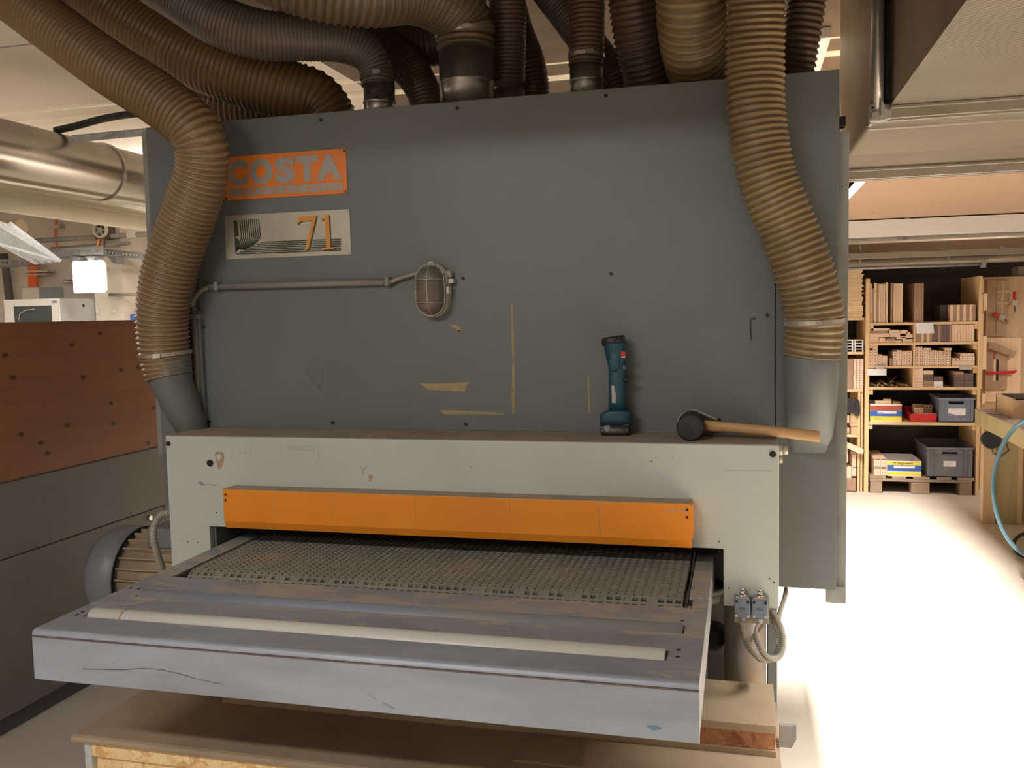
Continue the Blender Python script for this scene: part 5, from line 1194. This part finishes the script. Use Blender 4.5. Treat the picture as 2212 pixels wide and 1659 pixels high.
text_on('lettering', 'Gitter', 'redprint', t, (x0+.06, yb5-.001, ze+(z1_-ze)*.18), (1, 0, 0), (0, 0, 1), .03, width=.055, height=.014)
for k, (a_, b_, t0) in enumerate(((1891, 1925, 866), (1908, 1925, 862), (1927, 1944, 868), (1880, 1890, 868))):
    o = bxp('wood_offcut', 'lightwood', a_, t0, b_, 893, yb5+.02+.05*k, yb5+.06+.05*k, None, .002); tag(o, 'pale wooden offcut sticking out of the banded card box, '+('widest', 'tallest and furthest back', 'rounded at right', 'darker at left')[k], 'offcut', 'offcuts in the banded card box')
rb = thing('red_bin', 'open red plastic bin of wooden blocks on the fifth shelf', 'bin', (sx(2000), SY+.1, ze))
X0_, X1_ = sx(1969), sx(2025.5); zf = sz(1997, 895.5)
b = MB(); b.prism([(X0_, yb5+.0, zf-.002), (X0_, yb5+.30, ze+.10), (X0_, yb5+.30, ze+.0005), (X0_, yb5+.012, ze+.0005)], (.004, 0, 0)); b.prism([(X1_-.004, yb5, zf-.002), (X1_-.004, yb5+.30, ze+.10), (X1_-.004, yb5+.30, ze+.0005), (X1_-.004, yb5+.012, ze+.0005)], (.004, 0, 0))
b.box(X0_, X1_, yb5+.012, yb5+.30, ze+.0005, ze+.005); b.prism([(X0_, yb5+.012, ze+.0005), (X0_, yb5, zf), (X0_, yb5+.004, zf), (X0_, yb5+.016, ze+.0005)], (X1_-X0_, 0, 0)); b.box(X0_, X1_, yb5+.296, yb5+.30, ze+.005, ze+.1)
b.build('bin_body', 'red', rb); MB().box(X0_-.002, X1_+.002, yb5-.004, yb5+.006, zf-.006, zf+.003).build('bin_rim', 'red', rb, .002)
for k, (a_, b_, t0, yy) in enumerate(((1971, 1994, 873, .18), (1996, 2014, 875, .14), (1975, 1995, 881, .08), (1983, 2024, 893, .03))):
    o = bxp('wood_block', ('ply', 'ply', 'beech_x', 'lightwood')[k], a_, t0, b_, 900, yb5+yy, yb5+yy+.04, None, .002); tag(o, ('wooden block at back left in the red bin', 'wooden block with round hole in the red bin', 'reddish block in front in the red bin', 'flat pale slat along the front of the red bin')[k], 'block', 'blocks in the red bin')
    if k < 3:
        for dx in (.35, .75): q = P(a_+(b_-a_)*dx, t0+4, 'y', yb5+yy); MB().cyl(q+Vector((0, -.0005, 0)), q+Vector((0, .001, 0)), .007 if k == 1 else .004, 10).build('drill_hole', 'bolt', o)
def crate(label, p0, p1, ytop, zb_, y, depth, mat, hand, name='plastic_crate'):
    x0, x1 = sx(p0, ytop, y), sx(p1, ytop, y); z1_ = P((p0+p1)/2, ytop, 'y', y).z; H_ = z1_-zb_
    t = thing(name, label, 'crate', ((x0+x1)/2, y+depth/2, zb_)); th = .006
    hx0, hx1, hz0, hz1 = [x0+(x1-x0)*hand[0], x0+(x1-x0)*hand[1], zb_+H_*hand[2], zb_+H_*hand[3]]
    b = MB(); b.box(x0+.01, x1-.01, y+.008, y+depth-.008, zb_+.0005, zb_+.008)
    for (u0, u1, w0, w1) in ((x0+.01, hx0, zb_, z1_), (hx1, x1-.01, zb_, z1_), (hx0, hx1, zb_, hz0), (hx0, hx1, hz1, z1_)): b.box(u0, u1, y+.008, y+.008+th, w0+.001, w1)
    b.box(x0+.01, x1-.01, y+depth-.014, y+depth-.008, zb_+.001, z1_); b.box(x0+.01, x0+.016, y+.012, y+depth-.01, zb_+.001, z1_); b.box(x1-.016, x1-.01, y+.012, y+depth-.01, zb_+.001, z1_)
    b.build('crate_body', mat, t)
    b = MB(); b.box(x0, x1, y, y+.012, z1_-.012, z1_+.004); b.box(x0, x1, y+depth-.012, y+depth, z1_-.012, z1_+.004); b.box(x0, x0+.012, y+.012, y+depth-.012, z1_-.012, z1_+.004); b.box(x1-.012, x1, y+.012, y+depth-.012, z1_-.012, z1_+.004); b.build('rim', mat, t, .001)
    for fx in (.10, .20, .80, .90): xx = x0+(x1-x0)*fx; MB().box(xx-.003, xx+.003, y+.001, y+.008, zb_+.004, z1_-.013).build('rib', mat, t)
    return t, x0, x1, z1_
t, x0, x1, z1_ = crate('blue-grey plastic crate with white paper label on the fifth shelf', 2027, 2107, 861, ze, SY-.005, .40, 'crate', (.28, .70, .76, .88))
b = MB(); b.prism([P(x, y, 'y', SY+.0005) for x, y in ((2049, 882), (2086, 882), (2086, 897), (2066, 897), (2056, 894), (2048, 893))], (0, -.001, 0)); lb = b.build('paper_label', 'paper', t)
text_on('lettering', 'TABLARE', 'redprint', lb, P(2068, 884, 'y', SY-.001), (1, 0, 0), (0, 0, 1), .02, width=.10, height=.007, depth=.0003)
text_on('lettering', 'Serien', 'machine_dark', t, P(2054, 901, 'y', SY+.0015), (1, 0, 0), (0, 0, 1), .02, width=.05, height=.012, depth=.0003)
text_on('lettering', 'Pos', 'machine_dark', t, P(2077, 904, 'y', SY+.0015), (1, 0, 0), (0, 0, 1), .02, width=.03, height=.012, depth=.0003)
# pallet
pa0 = SX0+.028; pzt = .144; PY0 = SY+.0; pxs = [sx(1880, 1040), sx(2100, 1040)]
pal = thing('euro_pallet', 'weathered wooden pallet under the lowest shelf bay', 'pallet', ((pxs[0]+pxs[1])/2, PY0+.3, 0))
Wp = pxs[1]-pxs[0]
for (f0, f1) in ((0, .12), (.41, .59), (.88, 1)):
    for yy in (PY0+.0, PY0+.45): MB().box(pxs[0]+Wp*f0, pxs[0]+Wp*f1, yy, yy+.13, .0, .10).build('block', 'oldwood', pal, .004)
MB().box(pxs[0]-.004, pxs[1]+.0, PY0-.004, PY0+.58, .1003, .122).build('cross_board', 'oldwood', pal, .002)
for k in range(5):
    w_ = Wp*(.16 if k % 2 == 0 else .14); x = pxs[0]-.004+(Wp-w_+.02)*k/4; MB().box(x, x+w_, PY0-.006, PY0+.58, .1224, .144).build('deck_board', 'oldwood', pal, .002)
t, x0, x1, z1_ = cardbox('white card box with blue and yellow bands standing on the pallet', 1918, 1992, 996, .1442, [(.74, .95, 'yellow'), (.35, .73, 'blue'), (.06, .27, 'yellow')], SY+.0, .40)
MB().box(x0+.05, x1-.05, SY-.0018, SY-.0009, .144+(z1_-.144)*.54, .144+(z1_-.144)*.70).build('sticker', 'paper', t)
text_on('handwriting', 'Ps lang weiss', 'bolt', t, ((x0+x1)/2-.01, SY-.0015, .144+(z1_-.144)*.85), (1, 0, 0), (0, 0, 1), .03, width=.155, height=.024, shear=.3)
for k, (a_, b_) in enumerate(((1888.5, 1902), (1902.6, 1916.5))):
    X0_, X1_ = sx(a_, 1000), sx(b_, 1000); t = thing('slotted_board_stack', 'pink-brown slotted block on the pallet, '+('left', 'right')[k]+' of two', 'block', ((X0_+X1_)/2, SY+.1, .144), 'slotted blocks on the pallet')
    z1_ = sz(1902, 992); MB().box(X0_, X1_, SY+.012, SY+.5, .1445, z1_).build('block', 'beech_x', t, .002)
    for fz in (.42, .50, .97): MB().box(X0_+.004, X1_-.004, SY+.0105, SY+.0125, .144+(z1_-.144)*fz, .144+(z1_-.144)*fz+.004).build('slot', 'bolt', t)
    for fx in (.3, .7):
        for fz in (.2, .72): MB().cyl((X0_+(X1_-X0_)*fx, SY+.0125, .144+(z1_-.144)*fz), (X0_+(X1_-X0_)*fx, SY+.011, .144+(z1_-.144)*fz), .003, 7).build('drill_hole', 'bolt', t)
t, x0, x1, z1_ = crate('large dark grey plastic crate standing on the pallet', 2001, 2104.5, 968, .1442, SY-.005, .56, 'crate2', (.34, .66, .79, .86))
MB().box(x0+.002, x1-.002, SY-.004, SY+.004, .144+(z1_-.144)*.76, .144+(z1_-.144)*.785).build('rib', 'crate2', t)
lb = bxp('paper_label', 'paper', 2038, 996, 2065, 1008, SY+.0005, SY+.0018, t)
text_on('lettering', 'Lager', 'tape', lb, P(2051, 1002, 'y', SY-.0005), (1, 0, 0), (0, 0, 1), .02, width=.06, height=.012, depth=.0003)

# ------------------------------------------------------------------ second shelf at left of it, mostly hidden by the hood flange
LX0, LX1 = SX0-.62, SX0-.012
s2_ = thing('narrow_shelf', 'second pine shelf unit partly hidden behind the hood edge', 'shelf', ((LX0+LX1)/2, SY+.3, 0))
MB().box(LX1-.016, LX1, SY+.02, SY+SD, 0, sz(1868, 843)).build('upright', 'pine', s2_, .001); MB().box(LX1-.040, LX1-.022, SY+.01, SY+SD, 0, sz(1862, 846)).build('upright', 'pine', s2_, .001); MB().box(LX0, LX0+.03, SY, SY+SD, 0, sz(1868, 583)).build('upright', 'pine', s2_, .002)
lv = {}
for nm, yl in (('a', 686), ('b', 760), ('c', 841), ('d', 939)):
    z = sz(1850, yl); lv[nm] = z; MB().box(LX0+.031, LX1-.042 if nm == 'd' else LX1-.001, SY+.003, SY+SD, z-.022, z).build('shelf_board', 'pine_x', s2_, .001)
def litem(name, mat, p0, p1, yt, zb_, label, cat, group=None, depth=.4, h=None):
    x0, x1 = sx(p0), sx(p1); z1_ = sz((p0+p1)/2, yt) if h is None else zb_+h
    o = MB().box(x0, x1, SY+.012, SY+.012+depth, zb_+.0004, z1_).build(name, mat, None, .001); tag(o, label, cat, group); return o
z = lv['a']; k = 0
hs = [.020, .011, .019, .050, .012, .024, .011, .022, .012, .014, .012, .016, .011, .019, .012, .011, .012, .014, .013, .010]
while z < sz(1850, 585) and k < len(hs)*2:
    h = hs[k % len(hs)]; o = MB().box(LX0+.04, LX1-.022+random.uniform(0, .02), SY+.012, SY+.5, z+.0004, z+h-.001).build('stacked_plank', 'pine_x' if k % 3 else 'lightwood', None, .0006)
    tag(o, 'thin pine plank in the high stack on the narrow shelf', 'plank', 'high plank stack on the narrow shelf'); z += h; k += 1
for (a_, b_) in ((1828, 1843), (1846, 1865)):
    for k in range(4):
        z0_ = lv['b']+k*.0245
        t = thing('slatted_frame', 'small pale slatted frame stacked below the high plank stack', 'frame', (sx((a_+b_)/2), SY+.1, z0_), 'slatted frames on the narrow shelf')
        x0, x1 = sx(a_), sx(b_); b = MB(); b.box(x0, x1, SY+.012, SY+.25, z0_+.018, z0_+.024); b.box(x0, x0+.010, SY+.012, SY+.25, z0_+.0004, z0_+.018); b.box(x1-.010, x1, SY+.012, SY+.25, z0_+.0004, z0_+.018); b.build('frame', 'white', t)
litem('notched_board', 'oakish', 1826, 1843, 776, lv['c'], 'brown board block at left of the narrow shelf middle bay', 'block')
for k in range(3):
    p0 = 1844+k*7.4; x0, x1 = sx(p0), sx(p0+7)
    t = thing('notched_block', 'pale block with dark notches in the middle bay of the narrow shelf', 'block', ((x0+x1)/2, SY+.1, lv['c']), 'notched blocks on the narrow shelf')
    z1_ = sz(1850, 776); MB().box(x0, x1, SY+.012, SY+.4, lv['c']+.0004, z1_).build('block', 'beech_x', t)
    for q in range(12): zz = lv['c']+(z1_-lv['c'])*(q+.5)/12; MB().box(x1-.006, x1-.001, SY+.0108, SY+.0125, zz-.0035, zz+.0035).build('notch', 'bolt', t)
t = thing('black_clamp_pads', 'black plastic moulded part on the narrow shelf below the notched blocks', 'part', (sx(1845), SY+.05, sz(1845, 897)))
b = MB(); b.box(sx(1828), sx(1850), SY-.01, SY+.1, sz(1840, 893), sz(1840, 862)); b.prism([P(1849, 860, 'y', SY-.015), P(1857, 866, 'y', SY-.015), P(1858, 888, 'y', SY-.015), P(1856, 899, 'y', SY-.015), P(1847, 899, 'y', SY-.015), P(1845, 885, 'y', SY-.015)], (0, .08, 0)); b.build('moulding', 'blackp', t, .004)
MB().box(sx(1828), sx(1857), SY-.011, SY+.1, sz(1840, 881), sz(1840, 879)).build('ridge', 'bolt', t)
for k, (a_, b_, y0_, y1_) in enumerate(((1828, 1835, 896, 913), (1837, 1853, 891, 921), (1828, 1835, 924, 936), (1838, 1853, 922, 938))):
    o = bxp('wooden_block', 'ply', a_, y0_, b_, y1_, SY+.012, SY+.3, None, .002); tag(o, 'yellowish wooden block under the black plastic part', 'block', 'wooden blocks under the black part')
for k, (a_, b_, y0_, y1_) in enumerate(((1828, 1834, 957, 1000), (1843, 1852, 982, 1010), (1829, 1842, 1010, 1034), (1843, 1852, 1011, 1030), (1832, 1852, 1034, 1062))):
    o = MB().box(sx(a_), sx(b_), SY+.02, SY+.3, max(.0005, sz((a_+b_)/2, y1_)+.001), sz((a_+b_)/2, y0_)).build('timber_block', 'beech_x' if k != 4 else 'oakish', None, .002); tag(o, 'reddish timber block in the floor bay of the narrow shelf', 'block', 'timber blocks in the floor bay')
o = MB().prism([P(1830, 956, 'y', SY-.045), P(1858, 967, 'y', SY-.045), P(1866, 972, 'y', SY-.045), P(1864, 981, 'y', SY-.045), P(1853, 979, 'y', SY-.045), P(1830, 968, 'y', SY-.045)], (0, .044, 0)).build('leaning_timber', 'beech_x', None, .002); tag(o, 'reddish timber lying across the blocks in the floor bay', 'timber')

# ------------------------------------------------------------------ tool wall at right of the shelf
TY = 8.15
TB = o = MB().box(sx(2119, 700, TY)+.01, P(2300, 700, 'y', TY).x, TY, TY+.02, 0, P(2160, 598, 'y', TY).z).build('tool_board', 'ply', None, .002); tag(o, 'plywood tool board standing right of the pine shelf', 'board')
def tb_(name, mat, a_, b_, y0_, y1_, lab, cat='board', th=.02, off=0.0, par=None):
    o = bxp(name, mat, a_, y0_, b_, y1_, TY-off-th, TY-off-.0005, TB, .0015); o['label'] = lab
    return o
tb_('template_panel', 'ply_dark', 2130, 2152, 605, 726, 'brown template panel left of the one with drawn cross on the tool board'); tb_('template_panel', 'ply_dark', 2152.4, 2176, 605, 726, 'brown template panel with pale taped cross on the tool board', th=.024)
tb_('tape_strip', 'ply', 2163, 2168, 606, 690, 'pale vertical tape strip on the brown template panel', 'strip', .002, .0245); tb_('tape_strip', 'ply', 2153, 2180, 627, 632, 'upper pale tape strip across the brown template panel', 'strip', .002, .027); tb_('tape_strip', 'ply', 2153, 2180, 653, 657, 'lower pale tape strip across the brown template panel', 'strip', .002, .027)
tb_('light_panel', 'lightwood', 2129, 2205, 730, 868, 'large pale panel on the lower half of the tool board', th=.01)
tb_('jig_board', 'ply_dark', 2128, 2176, 759, 842, 'brown jig board with slot on the pale lower panel', th=.02, off=.0105)
tb_('jig_slot', 'lightwood', 2146, 2151, 776, 824, 'pale slot insert in the brown jig board', 'insert', .003, .031); tb_('jig_shadow', 'bolt', 2152, 2157, 776, 822, 'dark slot in the brown jig board', 'slot', .002, .031)  # dark strip is the shadow of the slot as flat colour
tb_('red_mark', 'redprint', 2146, 2150, 760, 776, 'dull red mark above the slot of the jig board', 'mark', .002, .031)
o = MB().prism([P(x, y, 'y', TY-.032) for x, y in ((2134, 739), (2150, 741), (2194, 760), (2188, 773), (2178, 768), (2132, 752))], (0, -.02, 0)).build('angled_jig', 'ply_dark', TB, .002); o['label'] = 'tilted brown batten'
o = MB().prism([P(x, y, 'y', TY-.036) for x, y in ((2127, 801), (2150, 803), (2195, 800), (2197, 802), (2190, 807), (2150, 808), (2127, 806))], (0, -.012, 0)).build('red_bar', 'red', TB, .002)
for (a_, b_, y0_, y1_, lab) in ((2119, 2125, 602, 632, 'first light slat from the top beside the shelf upright'), (2125, 2133, 634, 671, 'second light slat, slightly further right'), (2119, 2124, 635, 674, 'light slat behind the second one'), (2123, 2131, 726, 798, 'long light slat in the middle beside the shelf upright'), (2119.5, 2123, 675, 840, 'narrow slat running down beside the shelf upright'), (2121, 2128, 851, 872, 'short slat near the bench')):
    o = bxp('light_slat', 'lightwood', a_, y0_, b_, y1_, SY+.02, SY+.06, sh_, .001)
for k, (g0, g1, c0_, c1_, lab) in enumerate((((2191, 630), (2192, 652), (2191, 655), (2193, 674), 'red-handled clamp hanging upright on the tool board'), ((2143, 678), (2162, 685), (2165, 686), (2178, 696), 'red-handled clamp hanging slanted on the tool board'))):
    A_, B_, C_, D_ = [P(*q, 'y', TY-.05) for q in (g0, g1, c0_, c1_)]
    t = thing('quick_clamp', lab, 'clamp', A_)
    MB().tube([A_, A_.lerp(B_, .5), B_], [.010, .013, .010], 10).build('handle', 'red', t); MB().obox(B_.lerp(C_, .7), (C_-B_).normalized()*.022, Vector((0, .01, 0)), (C_-B_).normalized().cross(Vector((0, 1, 0)))*.02).build('clamp_body', 'steel', t, .002)
    MB().tube([C_, D_], .006, 8).build('clamp_bar', 'machine_dark', t); MB().sphere(D_, .011, 10).build('clamp_pad', 'steel', t)
o = bxp('wall_box', 'grey_label', 2199, 575, 2225, 597, 8.3, 8.5, None, .01); tag(o, 'small pale box high on the wall above the tool board', 'box')

# ------------------------------------------------------------------ workbench
bn = thing('workbench', 'heavy wooden workbench with thick top at the right edge', 'bench', (2.2, 6.4, 0))
BZ = .80; c = P(2106, 883, 'z', BZ); BXL, BYB = c.x, c.y; BYN = 5.2
MB().box(BXL, 3.2, BYN, BYB, BZ-.115, BZ-.006).build('bench_top', 'olive_panel', bn, .003)
MB().box(BXL-.002, 3.2, BYN, BYB+.002, BZ-.006, BZ).build('top_sheet', 'bench_sheet', bn, .001)
MB().box(BXL+.10, 2.9, BYB-.16, BYB-.12, 0, BZ-.1155).build('leg_panel', 'olive_panel', bn, .002)
MB().box(BXL+.02, BXL+.099, BYB-.18, BYB-.10, 0, BZ-.1155).build('leg', 'ply', bn, .002)
MB().box(BXL+.245, BXL+.27, BYB-.185, BYB-.161, 0, BZ-.1155).build('batten', 'ply', bn, .001)
q = P(2140, 950, 'y', BYB-.21); sk = MB().cyl(q+Vector((0, -.03, 0)), q+Vector((0, .028, 0)), .06, 20).build('socket_reel', 'blackp', bn)
b = MB(); b.tube([q+Vector((0, -.02, -.05)), q+Vector((.01, -.03, -.09)), q+Vector((.06, -.03, -.11)), q+Vector((.11, -.02, -.07)), q+Vector((.09, -.02, -.01))], .006, 8); b.build('cord', 'machine_dark', bn)
cy0 = P(2190, 905, 'z', BZ); cr = thing('wooden_tray_crate', 'small wooden crate with dark padded top on the workbench', 'crate', (cy0.x+.1, cy0.y+.1, BZ))
X0_, Yn = P(2187, 905, 'z', BZ).x, P(2187, 905, 'z', BZ).y
MB().box(X0_, X0_+.4, Yn, Yn+.02, BZ+.0005, BZ+.12).build('front_board', 'ply', cr, .002); MB().box(X0_, X0_+.02, Yn+.021, Yn+.4, BZ+.0005, BZ+.13).build('side_board', 'ply', cr, .002); MB().box(X0_, X0_+.4, Yn+.38, Yn+.40, BZ+.0005, BZ+.13).build('back_board', 'ply', cr, .002)
MB().box(X0_+.022, X0_+.4, Yn+.021, Yn+.36, BZ+.10, BZ+.135).build('pad', 'rubber', cr, .004)
q = P(2150, 873, 'y', BYB+.12)
o = MB().tube([(q.x, q.y, BZ+.02), (q.x, q.y, BZ+.03)], [.17, .17], 30).build('round_plate', 'steel'); o.location.y -= .35; o.location.z = BZ+.0008; tag(o, 'round metal plate lying at the back of the workbench', 'plate')
b = MB(); b.tube(catmull([tuple(P(x, y, 'y', yy)) for x, y, yy in ((2330, 890, 5.3), (2260, 890, 5.5), (2200, 918, 5.68), (2168, 958, 5.72), (2150, 1010, 5.72), (2146, 1060, 5.68), (2155, 1115, 5.6), (2175, 1160, 5.5), (2205, 1192, 5.42))]+[tuple(P(2240, 1200, 'z', .012)), tuple(P(2330, 1150, 'z', .012))], 8), .0115, 12); o = b.build('air_hose', 'blue_hose'); tag(o, 'light blue air hose hanging from the workbench to the floor', 'hose')
b = MB(); b.tube(catmull([tuple(P(x, y, 'z', z_)) for x, y, z_ in ((2300, 1150, .012), (2240, 1148, .012), (2205, 1156, .05), (2190, 1172, .10), (2194, 1190, .07), (2212, 1202, .014), (2260, 1212, .012))], 8), .012, 10); o = b.build('black_cable', 'rubber'); tag(o, 'black cable loop on the floor beside the blue air hose', 'cable')

# far dark wall strip between store wall and ceiling is closed by the timber fascia; dark back seen over the shelf

# labels that tell neighbours of one group apart by counting along the row or up the pile
def number_group(group, axis, fmt):
    L = [o for o in sc.objects if o.parent is None and o.get('group') == group]
    key = {'x': lambda o: round(o.matrix_world.translation.x if o.type == 'EMPTY' else o.location.x, 4), 'z': lambda o: o.location.z}[axis]
    for k, o in enumerate(sorted(L, key=key)): o['label'] = fmt.replace('#', ORD[k])
number_group('boards upright at left of the top shelf', 'x', '# pale upright board from the left post on the top shelf')
number_group('second bundle of upright boards on the top shelf', 'x', '# board from the left in the second upright bundle, top shelf')
number_group('brown upright bundle on the top shelf', 'x', '# board from the left in the brown mid top-shelf bundle')
number_group('short boards at right of the top shelf', 'x', '# short striped board from the left at right end, top shelf')
number_group('row of boards at right of the second shelf', 'x', '# board from the left in the mixed row, right of second shelf')
number_group('drilled blocks at left of the third shelf', 'x', '# drilled block column from the left post on the third shelf')
number_group('drilled blocks at right of the third shelf', 'x', '# drilled block column right of the divider on the third shelf')
number_group('pink stack on the fourth shelf', 'z', '# pinkish board from below beside the divider, fourth shelf')
number_group('tall brown stack on the fourth shelf', 'z', '# board from below in the tall brown stack, fourth shelf')
number_group('white fronted stack on the fourth shelf', 'z', '# piece from below in the low white-fronted stack, fourth shelf')
number_group('high plank stack on the narrow shelf', 'z', '# plank from below in the high stack on the narrow shelf')
number_group('notched blocks on the narrow shelf', 'x', '# notched pale block from the left on the narrow shelf')
number_group('left dark pile, fourth shelf', 'z', '# dark board from below in the left half of the dark pile')
number_group('right dark pile, fourth shelf', 'z', '# dark board from below in the right half of the dark pile')
number_group('timber blocks in the floor bay', 'z', '# timber block from below in the floor bay of the narrow shelf')
number_group('flat pile at left of the second shelf', 'x', '# board end from the left in the loose pile, second shelf')
number_group('wooden blocks under the black part', 'x', '# yellowish block from the left under the black plastic part')
number_group('drilled slats at right of the third shelf', 'x', '# flat drilled slat from the left above the plain plank')
